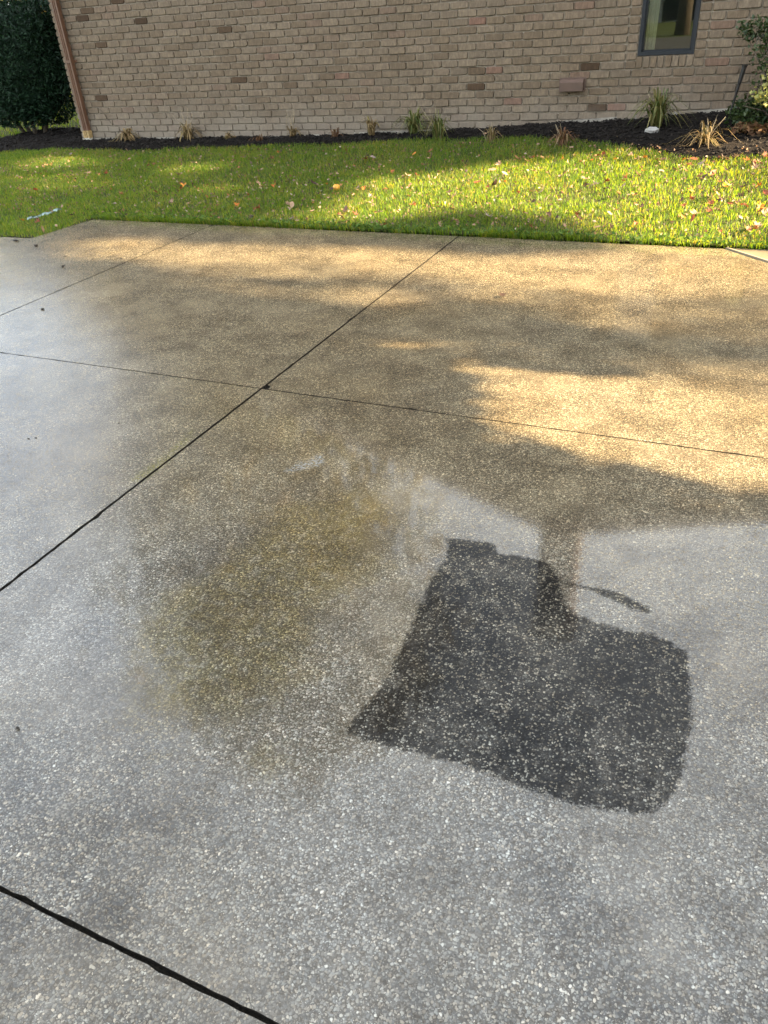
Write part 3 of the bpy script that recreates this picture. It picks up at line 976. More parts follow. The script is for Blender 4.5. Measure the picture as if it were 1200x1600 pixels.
# ---- unseen shade trees to the right, crowns shaped to cast the sun patches
def zt(g, it=3):
    return g
LIT_PX = [  # outlines of the sunny patches as seen on the ground, with the height of that ground
    ([(736, 572), (830, 582), (930, 590), (1050, 600), (1200, 612), (1400, 620), (1400, 790), (1200, 760), (1050, 730), (920, 715), (840, 690), (785, 640)], 0, 1.0),
    ([(960, 560), (1400, 585), (1400, 628), (980, 600)], 0, .75), ([(560, 440), (900, 435), (1300, 445), (1300, 520), (950, 545), (720, 562), (600, 540)], 0, .58), ([(250, 430), (680, 430), (560, 560), (300, 520)], 0, .40),
    ([(1400, 515), (1200, 520), (1030, 518), (960, 545), (1030, 572), (1200, 592), (1400, 600)], 0, 1.0),
    ([(700, 400), (900, 402), (1050, 388), (1300, 400), (1300, 445), (1100, 452), (900, 445), (700, 432)], 0, 1.0),
    ([(215, 392), (350, 383), (600, 395), (690, 385), (650, 425), (520, 432), (330, 425), (230, 412)], 0, 0.9),
    ([(110, 380), (200, 370), (260, 375), (215, 392), (170, 405), (105, 398)], 0, 0.8),
    ([(560, 448), (610, 450), (590, 482), (520, 478)], 0, 0.7),
    ([(840, 236), (1300, 236), (1300, 345), (1120, 350), (1000, 318), (900, 306), (820, 300), (760, 262)], .2, 1.0),
    ([(500, 325), (560, 300), (640, 284), (760, 290), (820, 300), (740, 318), (650, 326), (560, 332)], .1, 1.0),
    ([(560, 262), (660, 244), (800, 240), (850, 262), (800, 292), (640, 284)], .2, 0.9),
    ([(45, 246), (125, 240), (130, 252), (50, 256)], .15, 0.9), ([(35, 275), (160, 272), (150, 288), (40, 290)], .1, 0.7),
    ([(285, 246), (355, 244), (350, 253), (290, 254)], .2, 0.9), ([(210, 296), (255, 294), (255, 302), (212, 303)], .08, 0.6), ([(320, 284), (380, 284), (375, 291), (322, 291)], .1, 0.7),
    ([(0, 200), (60, 196), (60, 204), (0, 210)], .1, .8),
]
LIT = [(np.array([gp(x, y, z) for x, y in q]), z, p) for q, z, p in LIT_PX]
def shade_keep(P, r):
    ok = np.ones(len(P), bool)
    for poly, z, p in LIT:
        t = (P[:, 2] - z) / SDIR[2]
        g = P[:, :2] - SDIR[:2] * t[:, None]
        inside = poly_sd(g, poly) < 0.11
        ok &= ~(inside & (r.random(len(P)) < p))
    return ok
def shade_crowns():
    """leaf clusters of the unseen trees, shaped to leave the sunny patches clear"""
    r = np.random.default_rng(5)
    g = np.concatenate([np.stack([r.uniform(-10.5, 2.2, 7200), r.uniform(-2.0, 9.2, 7200)], 1), np.stack([r.uniform(-3.4, .1, 1500), r.uniform(2.0, 3.75, 1500)], 1)])
    n = len(g)
    w = np.zeros(n)
    for poly, z, p in LIT:
        sd_ = poly_sd(g, poly)
        nr_ = (g[:, 0] > -3.4) & (g[:, 0] < .1) & (g[:, 1] > 2.0) & (g[:, 1] < 3.75)
        w = np.maximum(w, p * np.where(nr_, sstep(0.07, 0.03, sd_), sstep(0.16, 0.02, sd_)))
    ok = r.random(n) > w
    # thinner, mottled cover over the far slabs and the lawn, dense over the near slabs
    thin = 0.22 * sstep(2.9, 3.9, g[:, 1] + 0.25 * np.clip(g[:, 0] + 2, -3, 0)) * sstep(.35, .65, fbm(g * np.array([.55, 1.6]), 1.0, 91))
    ok &= r.random(n) > thin
    g = g[ok]
    n = len(g)
    near = (g[:, 0] > -3.4) & (g[:, 0] < .1) & (g[:, 1] > 2.0) & (g[:, 1] < 3.75)
    X = np.where(near, 5.4 + r.normal(0, .25, n), np.where(g[:, 1] > 3.2, 20.5 + r.normal(0, 1.3, n), 12.4 + r.normal(0, 1.2, n)))                # where along its ray the cluster hangs
    D = (X - g[:, 0]) / SDIR[0]
    C = np.c_[g, np.full(n, .08)] + SDIR * D[:, None]
    k = 7
    L = (C[:, None, :] + r.normal(0, 1, (n, k, 3)) * np.where(near, .06, .13)[:, None, None]).reshape(-1, 3)
    wr = np.zeros(len(L), bool)
    for poly, z, p in LIT:
        t = (L[:, 2] - z) / SDIR[2]
        gg = L[:, :2] - SDIR[:2] * t[:, None]
        wr |= (poly_sd(gg, poly) < np.where(L[:, 0] < 8, 0.035, 0.05)) & (r.random(len(L)) < p)
    return L[~wr]
SC = shade_crowns()
def shade_tree(base, sel, seed, label, name='shade_tree', ts=1.0, leaf=.235):
    r = np.random.default_rng(seed)
    root = empty(name, base, label, 'tree')
    L = SC[sel] - np.array(base)
    mb = MB()
    top = L.mean(0) + np.array([0, 0, 1.2])
    zb = np.percentile(L[:, 2], 4)
    mb.tube([(0, 0, -.2), (.04 * ts, .03, zb * .5), (top[0] * .5, top[1] * .5, zb), (top[0], top[1], top[2])], [.30 * ts, .23 * ts, .17 * ts, .05 * ts], 10)
    for i in range(26):
        e = L[r.integers(len(L))]
        s_ = np.array([top[0] * .5, top[1] * .5, zb]) + r.random() * .6 * np.array([top[0] * .5, top[1] * .5, top[2] - zb])
        mb.tube([s_, (s_ + e) / 2 + np.array([0, 0, .25 * ts]), e], [.07 * ts, .04 * ts, .01 * ts], 6, False)
    obj('trunk', mesh_np('trunk', mb.v, mb.f, True), M['bark'], root)
    cloud_obj('crown', L, leaf, M['leaf_tree'], root, r, .6)
shade_tree((12.6, 3.0, -.05), (SC[:, 0] > 8) & (SC[:, 0] <= 16.4), 5, 'broad leafy tree right of the driveway, out of view, crown shaped for its shade')
shade_tree((20.6, 4.4, -.05), (SC[:, 0] > 16.4) & (SC[:, 1] < 7.6), 6, 'tall leafy tree far right of the driveway out of view, crown shaped for its shade', ts=1.2)
shade_tree((20.9, 11.8, -.05), (SC[:, 0] > 16.4) & (SC[:, 1] >= 7.6), 8, 'tall leafy tree far right of the house out of view, crown shaped for its shade', ts=1.2)
shade_tree((4.0, 2.5, -.05), SC[:, 0] <= 8, 7, 'young leafy tree added out of view for the curved shade edge', 'shade_sapling', .3, .13)  # small tree added out of view to cast the curved shade edge

# ---- unseen building added on the right, blocking the sun over the near slabs
def shade_garage():
    root = empty('shade_garage', (4.6, -2, 0), 'brick building added right of the driveway, out of view, to shade the slabs', 'shade_garage')
    mb = MB()
    mb.box(0, 6, -5, 4.70, -.1, 3.1)
    obj('wall', mb.mesh('wall'), M['brick'], root)
    mb = MB()
    mb.prism([(-.35, 3.1), (6.35, 3.1), (3, 4.7)], 'y', -5.3, 4.85)
    obj('roof', mb.mesh('roof'), M['roof'], root)
    for y0 in (-4.2, .5):
        mb = MB()
        mb.box(-.03, .0, y0, y0 + 3.4, 0, 2.2)
        d = obj('door', mb.mesh('door'), M['screen'], root)
        for k_ in range(4):
            mb = MB()
            mb.box(-.045, -.032, y0 + .08, y0 + 3.32, .06 + .54 * k_, .52 + .54 * k_)
            obj('panel', mb.mesh('panel'), M['screen'], d)
shade_garage()

# ---- trees behind the house, seen mirrored in the wet slabs
make_tree('tall_tree', (-12.8, 15.5, 0), 20, (-11.2, 15.0, 12.6), (5.1, 4.0, 8.6), 700, 30, 0.34, M['leaf_autumn'], 9,
          'tall yellowing tree behind the left corner of the house', None, .4, .6)
make_tree('background_tree', (-23.5, 24, 0), 9, (-23.5, 24, 5.4), (4.6, 3.5, 4.6), 420, 28, 0.26, M['leaf_autumn'], 12,
          'sunlit tree in the distance behind the clipped evergreen', None, .25, .45)
make_tree('background_tree', (-33, 27, 0), 9, (-33, 27, 5.0), (5.0, 3.5, 4.6), 420, 28, 0.26, M['leaf_tree'], 13,
          'far green tree left of the clipped evergreen', None, .25, .45)

# ------------------------------------------------------------------ evergreen at the corner
def evergreen():
    r = np.random.default_rng(21)
    root = empty('evergreen_bush', (-10.55, 9.95, 0.15), 'large dark clipped evergreen bush beside the house corner', 'bush')
    n = 26000
    # rounded block: radii shrink towards the bottom, flat top
    h = r.random(n) ** .8
    zz = 0.16 + 1.62 * h
    prof = np.interp(h, [0, .1, .25, .5, .8, .93, 1.0], [.50, .72, .90, 1.0, 1.0, .93, .70])
    ang = r.uniform(0, 2 * np.pi, n)
    lump = 1 + .09 * np.sin(3 * ang + 6 * h) + .06 * np.sin(7 * ang - 9 * h + 1) + .05 * np.sin(13 * ang + 17 * h)
    rad = prof * lump * np.sqrt(r.uniform(.45, 1.06, n))
    C = np.stack([1.13 * rad * np.cos(ang), .72 * rad * np.sin(ang), zz], 1)
    V, F, rn = leaf_cloud(C, .062, r, .38, -.25, .2)
    me = mesh_np('foliage', V, F)
    attr(me, 'rnd', rn)
    obj('foliage', me, M['leaf_green'], root)
    # inner mass of twigs keeps it from being see-through
    V, F = [], []
    ns, nr = 18, 9
    for j in range(nr):
        hh = j / (nr - 1)
        p = float(np.interp(hh, [0, .1, .25, .5, .8, .93, 1.0], [.40, .62, .82, .9, .9, .8, .5])) * .84
        for i in range(ns):
            a = 2 * math.pi * i / ns
            q = p * (1 + .12 * math.sin(5 * a + 3 * j))
            V.append((1.13 * q * math.cos(a), .72 * q * math.sin(a), .24 + 1.48 * hh))
    for j in range(nr - 1):
        for i in range(ns):
            F.append((j * ns + i, j * ns + (i + 1) % ns, (j + 1) * ns + (i + 1) % ns, (j + 1) * ns + i))
    F += [tuple(range(ns))[::-1], tuple(range((nr - 1) * ns, nr * ns))]
    obj('inner_foliage', mesh_np('inner_foliage', V, F, True), M['leaf_green'], root)
    mb = MB()
    for a in range(5):
        x, y = .5 * math.cos(a * 1.3), .25 * math.sin(a * 1.3)
        mb.tube([(x * .3, y * .3, -.05), (x * .6, y * .6, .2), (x, y, .6)], [.035, .03, .02], 7)
    obj('trunk', mesh_np('trunk', mb.v, mb.f, True), M['bark'], root)
evergreen()

# ------------------------------------------------------------------ shrub at the right, yellow leaves painted as if sunlit
def right_shrub():
    r = np.random.default_rng(31)
    bx, by = 0.17, 8.45
    bz = float(bed_z(np.array([bx]), np.array([by]))[0])
    root = empty('loose_shrub', (bx, by, bz), 'loose shrub with sun tinted yellow leaves at the right end of the bed', 'shrub')
    def blob(n, c, rad, sh=.35):
        u = r.normal(0, 1, (n, 3))
        u /= np.linalg.norm(u, axis=1)[:, None]
        return np.array(c) + u * (sh + (1 - sh) * r.random(n))[:, None] * np.array(rad)
    dark = np.concatenate([blob(900, (-.28, .12, .12), (.24, .22, .20)), blob(700, (0, .05, .40), (.36, .3, .26)), blob(600, (-.12, .15, .66), (.30, .26, .22)), blob(260, (-.36, .2, .80), (.20, .15, .11)),
                           blob(700, (.35, .1, .45), (.4, .35, .45))])
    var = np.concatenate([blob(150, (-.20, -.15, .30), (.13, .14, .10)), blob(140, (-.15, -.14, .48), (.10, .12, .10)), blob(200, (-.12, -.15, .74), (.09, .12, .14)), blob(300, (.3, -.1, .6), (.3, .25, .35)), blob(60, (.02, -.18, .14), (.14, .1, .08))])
    cloud_obj('foliage', dark, .045, M['leaf_shrub'], root, r, .6, .1)
    cloud_obj('sun_tinted_foliage', var, .048, M['leaf_sun_tint'], root, r, .62, .1)
    red = np.concatenate([blob(160, (-.28, -.06, .03), (.22, .16, .05))])
    cloud_obj('reddish_foliage', red, .055, M['strap_red'], root, r, .6, .1)
    mb = MB()
    for i in range(22):
        e = dark[r.integers(len(dark))]
        mb.tube([(r.normal(0, .04), r.normal(0, .04), -.03), e * .5 + np.array([0, 0, .06]), e], [.009, .006, .003], 5, False)
    obj('stem', mesh_np('stem', mb.v, mb.f, True), M['bark'], root)
right_shrub()

# ------------------------------------------------------------------ plants along the bed
def strap_clump(px, py, n, L, mat, label, seed, spread=1.0, width=.010, stalks=0, sl=.3, smat='twig', cat='plant', flop=1.0, name='leaf_clump'):
    r = np.random.default_rng(seed)
    z = .25
    for _ in range(10):
        g = gp(px, py, z)
        if g[1] > WALL_Y - .12:
            g = g * (WALL_Y - .12) / g[1]
        z = float(bed_z(np.array([g[0]]), np.array([g[1]]))[0])
    root = empty(name, (g[0], g[1], z), label, cat)
    V, F, R = [], [], []
    for i in range(n):
        a = r.uniform(0, 2 * math.pi)
        l = L * r.uniform(.55, 1.15)
        out = 1.25 * spread * r.uniform(.2, 1.0)
        w = width * r.uniform(.6, 1.2)
        dx, dy = math.cos(a), math.sin(a)
        b0 = np.array([r.normal(0, .02), r.normal(0, .015), -.02])
        rv = r.random()
        o_ = len(V)
        S = 5
        for s in range(S + 1):
            t = s / S
            rr_ = l * out * t * (.6 + .4 * t)
            hh = l * (math.sin(min(1.0, t * (1 + .5 * out)) * math.pi * .5) * (1 - .35 * out) - flop * .55 * out * t ** 3)
            p = b0 + np.array([dx * rr_, dy * rr_ * .8, max(hh, .004 - b0[2])])
            ww = w * (1 - t) ** .6 + .0006
            V += [p + np.array([-dy, dx, 0]) * ww, p - np.array([-dy, dx, 0]) * ww]
            R += [rv, rv]
            if s:
                q = o_ + 2 * s
                F.append((q - 2, q - 1, q + 1, q))
    me = mesh_np('foliage', V, F, True)
    attr(me, 'rnd', R)
    obj('foliage', me, M[mat], root)
    for i in range(stalks):
        mb = MB()
        x, y = r.normal(0, .03), r.normal(0, .02)
        lean = r.normal(0, .06, 2)
        mb.tube([(x, y, -.02), (x + lean[0] * .5, y + lean[1] * .3, sl * .5), (x + lean[0] * 1.3, y + lean[1] * .6, sl * r.uniform(.75, 1.1))], [.0035, .003, .0018], 5)
        obj('stalk', mesh_np('stalk', mb.v, mb.f, True), M[smat], root)
    return root
strap_clump(203, 230, 57, 0.22, 'strap_dry', 'flattened yellow and brown leaves by the downspout', 41, 1.2, .020, 3, .12, flop=1.2)
strap_clump(297, 226, 78, 0.27, 'strap_dry', 'withered clump with upright dry stalks, left part of the bed', 42, .9, .012, 5, .36)
strap_clump(360, 226, 27, 0.16, 'strap_dry', 'small low withered tuft right of the stalky clump', 43, 1.1, .009)
strap_clump(405, 222, 23, 0.14, 'strap_red', 'tiny brown withered tuft left of the pale upright stalks', 53, 1.1, .008)
strap_clump(458, 222, 30, 0.17, 'strap_dry', 'pale bleached upright stalks in front of the foundation', 44, .9, .009, 8, .30)
strap_clump(525, 222, 27, 0.15, 'strap_red', 'low brown dead tuft right of the pale stalks', 45, 1.2, .009)
strap_clump(582, 220, 51, 0.27, 'strap_dry', 'small tan dry clump against the pale foundation patch', 46, .55, .011, 1, .22)
strap_clump(648, 215, 78, 0.34, 'strap_green', 'arching green and yellow daylily clump, middle of the bed', 47, 1.0, .011, 1, .2)
strap_clump(684, 213, 78, 0.34, 'strap_green', 'upright yellow green daylily clump with tall stalk, middle of the bed', 48, .7, .011, 3, .40)
strap_clump(768, 211, 37, 0.21, 'strap_dry', 'pale dry wispy tuft right of the daylilies', 49, .8, .006, 4, .20)
strap_clump(880, 208, 68, 0.22, 'strap_red', 'reddish brown dead clump below the vent', 50, 1.0, .008, 4, .2)
strap_clump(1025, 196, 119, 0.40, 'strap_green', 'big green strap leaved clump below the window', 51, .85, .011, 2, .36)
strap_clump(1105, 200, 68, 0.27, 'strap_dry', 'straw coloured collapsed clump left of the black stake', 52, 1.4, .005, 4, .22, flop=1.3)

# black stake leaning in the bed
sx0, sz0 = onY(1140, 180, 9.02)
sx1, sz1 = onY(1164, 101, 9.0)
stake = empty('garden_stake', (sx0, 9.02, sz0), 'black tapered stake leaning in the mulch near the shrub', 'stake')
dx, dz = sx1 - sx0, sz1 - sz0
mb = MB()
mb.tube([(-dx * .12, 0, -dz * .12), (dx * .3, 0, dz * .3), (dx * .62, -.005, dz * .62)], [.008, .011, .013], 12)
obj('shaft', mesh_np('shaft', mb.v, mb.f), M['stick'], stake)
mb = MB()
mb.tube([(dx * .61, -.005, dz * .61), (dx * .66, -.005, dz * .66), (dx * .9, -.008, dz * .9), (dx * .96, -.009, dz * .96)], [.014, .018, .021, .021], 12)
obj('grip', mesh_np('grip', mb.v, mb.f), M['stick'], stake)
mb = MB()
mb.tube([(dx * .955, -.009, dz * .955), (dx, -.01, dz)], [.025, .027], 12)
obj('cap', mesh_np('cap', mb.v, mb.f), M['stick'], stake)

# thin dead vine on the bricks near the downspout
vx0, vz0 = onY(152, 168, WALL_Y - .012)
vx1, vz1 = onY(187, 204, WALL_Y - .012)
mb = MB()
pts = [(vx0 + (vx1 - vx0) * t + .012 * math.sin(t * 9), WALL_Y - .012 - .006 * math.sin(t * 5), vz0 + (vz1 - vz0) * t + .01 * math.sin(t * 7)) for t in np.linspace(0, 1.15, 10)]
mb.tube(pts, .004, 5)
o = obj('vine_stem', mesh_np('vine_stem', mb.v, mb.f, True), M['bark'])
o['label'] = 'thin dead vine stem on the bricks right of the downspout'
o['category'] = 'vine'

# white flat stone in front of the big clump
def on_terr(px, py, bed=False):
    z = .1
    for _ in range(12):
        g = gp(px, py, z)
        z = float(bed_z(np.array([g[0]]), np.array([g[1]]))[0]) if bed else float(terr(g[0], g[1]))
    return g[0], g[1], z
x, y, z = on_terr(1018, 202, True)
mb = MB()
mb.prism([(-.062, -.02), (-.03, -.045), (.03, -.035), (.068, 0), (.04, .035), (-.02, .03)], 'z', -.01, .022)
o = obj('flat_stone', mb.mesh('flat_stone'), M['stone'], loc=(x, y, z + .012), label='pale flat stone lying in the mulch before the green clump', cat='stone')
o.rotation_euler = (.35, .1, .2)

# mulch chips
def chips(n):
    r = np.random.default_rng(61)
    x = r.uniform(-10.6, 1.6, n)
    f = bed_front(x)
    back = np.where(x < CORNER_X - .1, 10.4, WALL_Y - .01)
    y = f - .03 + (back - f) * r.random(n)
    z = bed_z(x, y) + .008
    L = r.uniform(.012, .05, n)
    W = L * r.uniform(.2, .5, n)
    H = r.uniform(.003, .009, n)
    a = r.uniform(0, np.pi, n)
    d = np.stack([np.cos(a), np.sin(a), r.normal(0, .35, n)], 1)
    d /= np.linalg.norm(d, axis=1)[:, None]
    s = np.cross(d, np.array([0, 0, 1.]) + r.normal(0, .3, (n, 3)))
    s /= np.linalg.norm(s, axis=1)[:, None]
    u = np.cross(s, d)
    c = np.stack([x, y, z], 1)
    sg = [(-1, -1, -1), (1, -1, -1), (1, 1, -1), (-1, 1, -1), (-1, -1, 1), (1, -1, 1), (1, 1, 1), (-1, 1, 1)]
    V = np.stack([c + d * (L * p[0])[:, None] * .5 + s * (W * p[1])[:, None] * .5 + u * (H * p[2])[:, None] * .5 for p in sg], 1).reshape(-1, 3)
    q = np.array([(0, 3, 2, 1), (4, 5, 6, 7), (0, 1, 5, 4), (1, 2, 6, 5), (2, 3, 7, 6), (3, 0, 4, 7)])
    F = (np.arange(n)[:, None, None] * 8 + q[None]).reshape(-1, 4)
    me = mesh_np('mulch_chips', V, F)
    attr(me, 'rnd', np.repeat(r.random(n), 8))
    obj('mulch_chips', me, M['chip'], kind='stuff', label='dark shredded mulch covering the bed along the wall', cat='mulch')
chips(9000)

# ------------------------------------------------------------------ grass
def blades(x, y, hmin, hmax, width, r, lean=.6):
    n = len(x)
    z = terr(x, y) - .004
    h = r.uniform(0, 1, n) * (hmax - hmin) + hmin
    a = r.uniform(0, 2 * np.pi, n)
    b = r.uniform(0, 2 * np.pi, n)
    ln = np.abs(r.normal(0, lean, n))
    d = np.stack([np.cos(a), np.sin(a)], 1)
    s = np.stack([np.cos(b), np.sin(b)], 1)
    w = width * r.uniform(.6, 1.3, n)
    V = np.zeros((n, 5, 3))
    mx = d * (h * ln * .35)[:, None]
    tx = d * (h * ln)[:, None]
    P = np.stack([x, y], 1)
    V[:, 0, :2] = P - s * w[:, None] * .5
    V[:, 1, :2] = P + s * w[:, None] * .5
    V[:, 2, :2] = P + mx + s * w[:, None] * .42
    V[:, 3, :2] = P + mx - s * w[:, None] * .42
    V[:, 4, :2] = P + tx
    V[:, 0, 2] = z
    V[:, 1, 2] = z
    V[:, 2, 2] = z + h * .6
    V[:, 3, 2] = z + h * .6
    V[:, 4, 2] = z + h * np.clip(1.05 - .35 * ln, .45, 1.05)
    i = np.arange(n)[:, None] * 5
    F = np.concatenate([i + np.array([[0, 1, 2]]), i + np.array([[0, 2, 3]]), i + np.array([[3, 2, 4]])], 1).reshape(-1, 3)
    return V.reshape(-1, 3), F, np.repeat(r.random(n), 5)

def grass():
    r = np.random.default_rng(71)
    n = 460000
    x = r.uniform(-13, 2.4, n)
    y = r.uniform(5.0, 9.4, n)
    ok = (y > front_y(x) - .012 + .07 * vnoise(np.stack([x, y * 0], 1), 9.0, 88) + .02 * r.random(n)) & (y < bed_front(x) + .02)
    ok &= ~((x > -0.1) & (y < EDGE_Y + .01))
    P = np.stack([x, y], 1)
    # slightly thinner, patchy turf
    ok &= r.random(n) < .25 + .6 * fbm(P, 2.2, 77) + .45 * fbm(P, 16.0, 78)
    # outside the view
    ok &= (x > -1.20 * y - .3)
    x, y = x[ok], y[ok]
    hm = .55 + .9 * fbm(np.stack([x, y], 1), 7.0, 79)
    V, F, rn = blades(x, y, .022 * hm, .060 * hm, .0048, r, .75)
    # long blades straggling over the concrete edge
    n3 = 3800
    x3 = r.uniform(-5.6, .9, n3)
    y3 = EDGE_Y + .005 + np.abs(r.normal(0, .03, n3))
    k3 = r.random(n3) < .15 + 1.2 * vnoise(np.stack([x3, x3 * 0], 1), 2.5, 89)
    x3, y3 = x3[k3], y3[k3]
    V3, F3, rn3 = blades(x3, y3, .05, .10, .005, r, .5)
    W3 = V3.reshape(-1, 5, 3)
    W3[:, 2:4, 1] -= .012
    W3[:, 4, 1] -= r.uniform(.0, .05, len(W3))
    W3[:, 4, 2] *= .7
    W3[:, 4, 2] = np.maximum(W3[:, 4, 2], .006)
    V, F, rn = np.concatenate([V, W3.reshape(-1, 3)]), np.concatenate([F, F3 + len(V)]), np.concatenate([rn, rn3])
    n2 = 60000
    x2 = r.uniform(-24, -8.95, n2)
    y2 = r.uniform(7.5, 22, n2)
    ok = ((y2 > bed_front(x2)) & ((x2 < CORNER_X - 1.9) | (y2 > 10.5))) & (x2 > -1.25 * y2 - .5)
    x2, y2 = x2[ok], y2[ok]
    V2, F2, rn2 = blades(x2, y2, .04, .085, .008, r)
    F2 = F2 + len(V)
    me = mesh_np('grass', np.concatenate([V, V2]), np.concatenate([F, F2]))
    attr(me, 'rnd', np.concatenate([rn, rn2]))
    obj('grass', me, M['grass'], kind='stuff', label='short green lawn grass between driveway and house', cat='grass')
grass()

# broad leaved weeds and long blades hanging over the driveway edge
def edge_weeds():
    r = np.random.default_rng(81)
    xs = np.concatenate([r.uniform(-5.7, 0.9, 900), r.uniform(-4.5, 0.9, 1100)])
    ys = EDGE_Y + .005 + np.abs(r.normal(0, .06, len(xs)))
    ok = r.random(len(xs)) < .25 + 1.1 * fbm(np.stack([xs, ys], 1), 1.5, 83)
    xs, ys = xs[ok], ys[ok]
    C = np.stack([xs, ys, terr(xs, ys) + r.uniform(.010, .055, len(xs))], 1)
    V, F, rn = leaf_cloud(C, .036, r, .5, .0, .25)
    me = mesh_np('edge_weeds', V, F)
    attr(me, 'rnd', rn)
    M['weed'] = leafmat('weed leaves', [(0.045, 0.10, 0.018), (0.08, 0.15, 0.025), (0.11, 0.17, 0.03), (0.04, 0.08, 0.018)], .35, .6, .2)
    obj('edge_weeds', me, M['weed'], kind='stuff', label='broad leaved weeds along the driveway edge', cat='weeds')
edge_weeds()

# ------------------------------------------------------------------ fallen leaves
def leaf_mesh(seed, kind):
    r = np.random.default_rng(seed)
    if kind == 'lobed':
        ang = np.linspace(0, 2 * np.pi, 15)[:-1]
        rad = np.where(np.arange(14) % 2 == 0, 1.0, .48) * r.uniform(.8, 1.15, 14)
        rad[7] = .25
    else:
        ang = np.linspace(0, 2 * np.pi, 11)[:-1]
        rad = 1 / np.sqrt((np.cos(ang) / 1.1) ** 2 + (np.sin(ang) / .5) ** 2) * r.uniform(.9, 1.1, 10)
    cu, cv = r.uniform(.2, .75), r.uniform(-.3, .5)
    V = [(0, 0, 0)]
    for a, q in zip(ang, rad):
        x, y = q * math.cos(a), q * math.sin(a)
        V.append((x, y, cu * y * y + cv * x * x + r.normal(0, .06)))
    n = len(ang)
    F = [(0, 1 + i, 1 + (i + 1) % n) for i in range(n)]
    V += [(-rad.mean() * .3, 0, .0), (-1.5, .12, .12), (-1.5, .16, .12)]
    F.append((n + 1, n + 2, n + 3))
    return mesh_np('fallen_leaf', V, F)
LEAFC = {
    'russet': ([(0.22, 0.07, 0.028), (0.17, 0.05, 0.024), (0.28, 0.10, 0.035)], 'russet lobed leaf fallen on the lawn', 'russet leaves on the lawn'),
    'tan': ([(0.24, 0.15, 0.09), (0.30, 0.20, 0.13), (0.19, 0.12, 0.07)], 'curled tan leaf fallen on the lawn', 'tan leaves on the lawn'),
    'pale': ([(0.25, 0.20, 0.15), (0.22, 0.16, 0.13), (0.32, 0.26, 0.20)], 'pale bleached leaf fallen on the lawn', 'bleached leaves on the lawn'),
    'dark': ([(0.055, 0.032, 0.022), (0.08, 0.045, 0.03), (0.04, 0.025, 0.02)], 'dark brown shrivelled leaf fallen on the lawn', 'dark brown leaves on the lawn'),
    'orange': ([(0.45, 0.17, 0.025), (0.40, 0.12, 0.022), (0.48, 0.22, 0.035)], 'bright orange leaf fallen on the lawn', 'orange leaves on the lawn'),
}
leaf_lib = {}
for c, (cols, lab, grp) in LEAFC.items():
    m_ = leafmat('fallen leaf ' + c, cols, .2, .6)
    L = []
    for s in range(5):
        me = leaf_mesh(hash(c) % 50 * 0 + s * 11 + len(c), 'lobed' if (s < 3 and c != 'pale') or s == 0 else 'oval')
        me.materials.append(m_)
        L.append(me)
    leaf_lib[c] = L
def put_leaf(x, y, c, size, seed, bed=False, label=None, group=None, zoff=.046):
    r = random.Random(seed)
    me = leaf_lib[c][r.randrange(5)]
    o = bpy.data.objects.new('fallen_leaf', me)
    COL.objects.link(o)
    z = float(bed_z(np.array([x]), np.array([y]))[0]) + .016 if bed else float(terr(x, y)) + zoff
    o.location = (x, y, z)
    o.rotation_euler = (r.gauss(0, .45), r.gauss(0, .45), r.uniform(0, 6.28))
    o.scale = (size, size, size)
    o['label'] = label or LEAFC[c][1]
    o['category'] = 'leaf'
    o['group'] = group or LEAFC[c][2]
    return o
r = random.Random(5)
cnt = 0
while cnt < 285:
    # more leaves towards the right, as in the photo
    px = 1200 * (1 - r.random() ** 1.2 * .97)
    py = r.uniform(236, 372)
    z = .1
    x, y, z = on_terr(px, py)
    if y < float(front_y(x)) + .06 or y > bed_front(x) - .03 or (x > -.1 and y < EDGE_Y + .05):
        continue
    c = r.choices(['russet', 'tan', 'pale', 'dark', 'orange'], [36, 30, 11, 17, 7])[0]
    side = 'in the shaded left lawn' if px < 430 else ('in the middle of the lawn' if px < 800 else 'on the sunlit right lawn')
    dist = 'close to the mulch bed' if y > bed_front(x) - .75 else ('near the driveway edge' if y < EDGE_Y + .75 else 'halfway up the slope')
    base = LEAFC[c][1].replace(' fallen on the lawn', '')
    put_leaf(x, y, c, r.uniform(.017, .042), cnt, label=base + ' ' + side + ', ' + dist, group=LEAFC[c][2].replace('on the lawn', side) + ' ' + dist)
    cnt += 1
# leaves lying on the mulch
for i in range(22):
    px = r.uniform(700, 1190)
    py = float(np.interp(px, [700, 900, 1000, 1200], [214, 211, 217, 230])) + r.uniform(-5, 4)
    x, y, z = on_terr(px, py, True)
    if bed_front(x) < y < WALL_Y - .1:
        put_leaf(x, y, r.choice(['tan', 'pale', 'russet']), r.uniform(.018, .03), 900 + i, True, 'small faded leaf lying on the dark mulch', 'faded leaves on the mulch')
x, y, z = on_terr(288, 296)
put_leaf(x, y, 'orange', .045, 77, label='single yellow orange leaf in the shaded left lawn', group='x')
# round orange fruit on the lawn
x, y, z = on_terr(526, 298)
fr = empty('windfall_fruit', (x, y, z + .03), 'round orange windfall fruit in the shaded lawn', 'fruit')
V, F = [], []
for j in range(7):
    t = math.pi * j / 6
    for i in range(12):
        a = 2 * math.pi * i / 12
        q = .036 * math.sin(t) * (1 + .03 * math.sin(3 * a)) + .0004
        V.append((q * math.cos(a), q * math.sin(a), .033 * math.cos(t) * (1 - .25 * math.exp(-8 * t * t))))
for j in range(6):
    for i in range(12):
        F.append((j * 12 + i, (j + 1) * 12 + i, (j + 1) * 12 + (i + 1) % 12, j * 12 + (i + 1) % 12))
obj('flesh', mesh_np('flesh', V, F, True), M['fruit'], fr)
mb = MB()
mb.tube([(0, 0, .022), (.003, .002, .036), (.008, .004, .044)], [.0025, .002, .002], 6)
obj('stem', mesh_np('stem', mb.v, mb.f), M['bark'], fr)

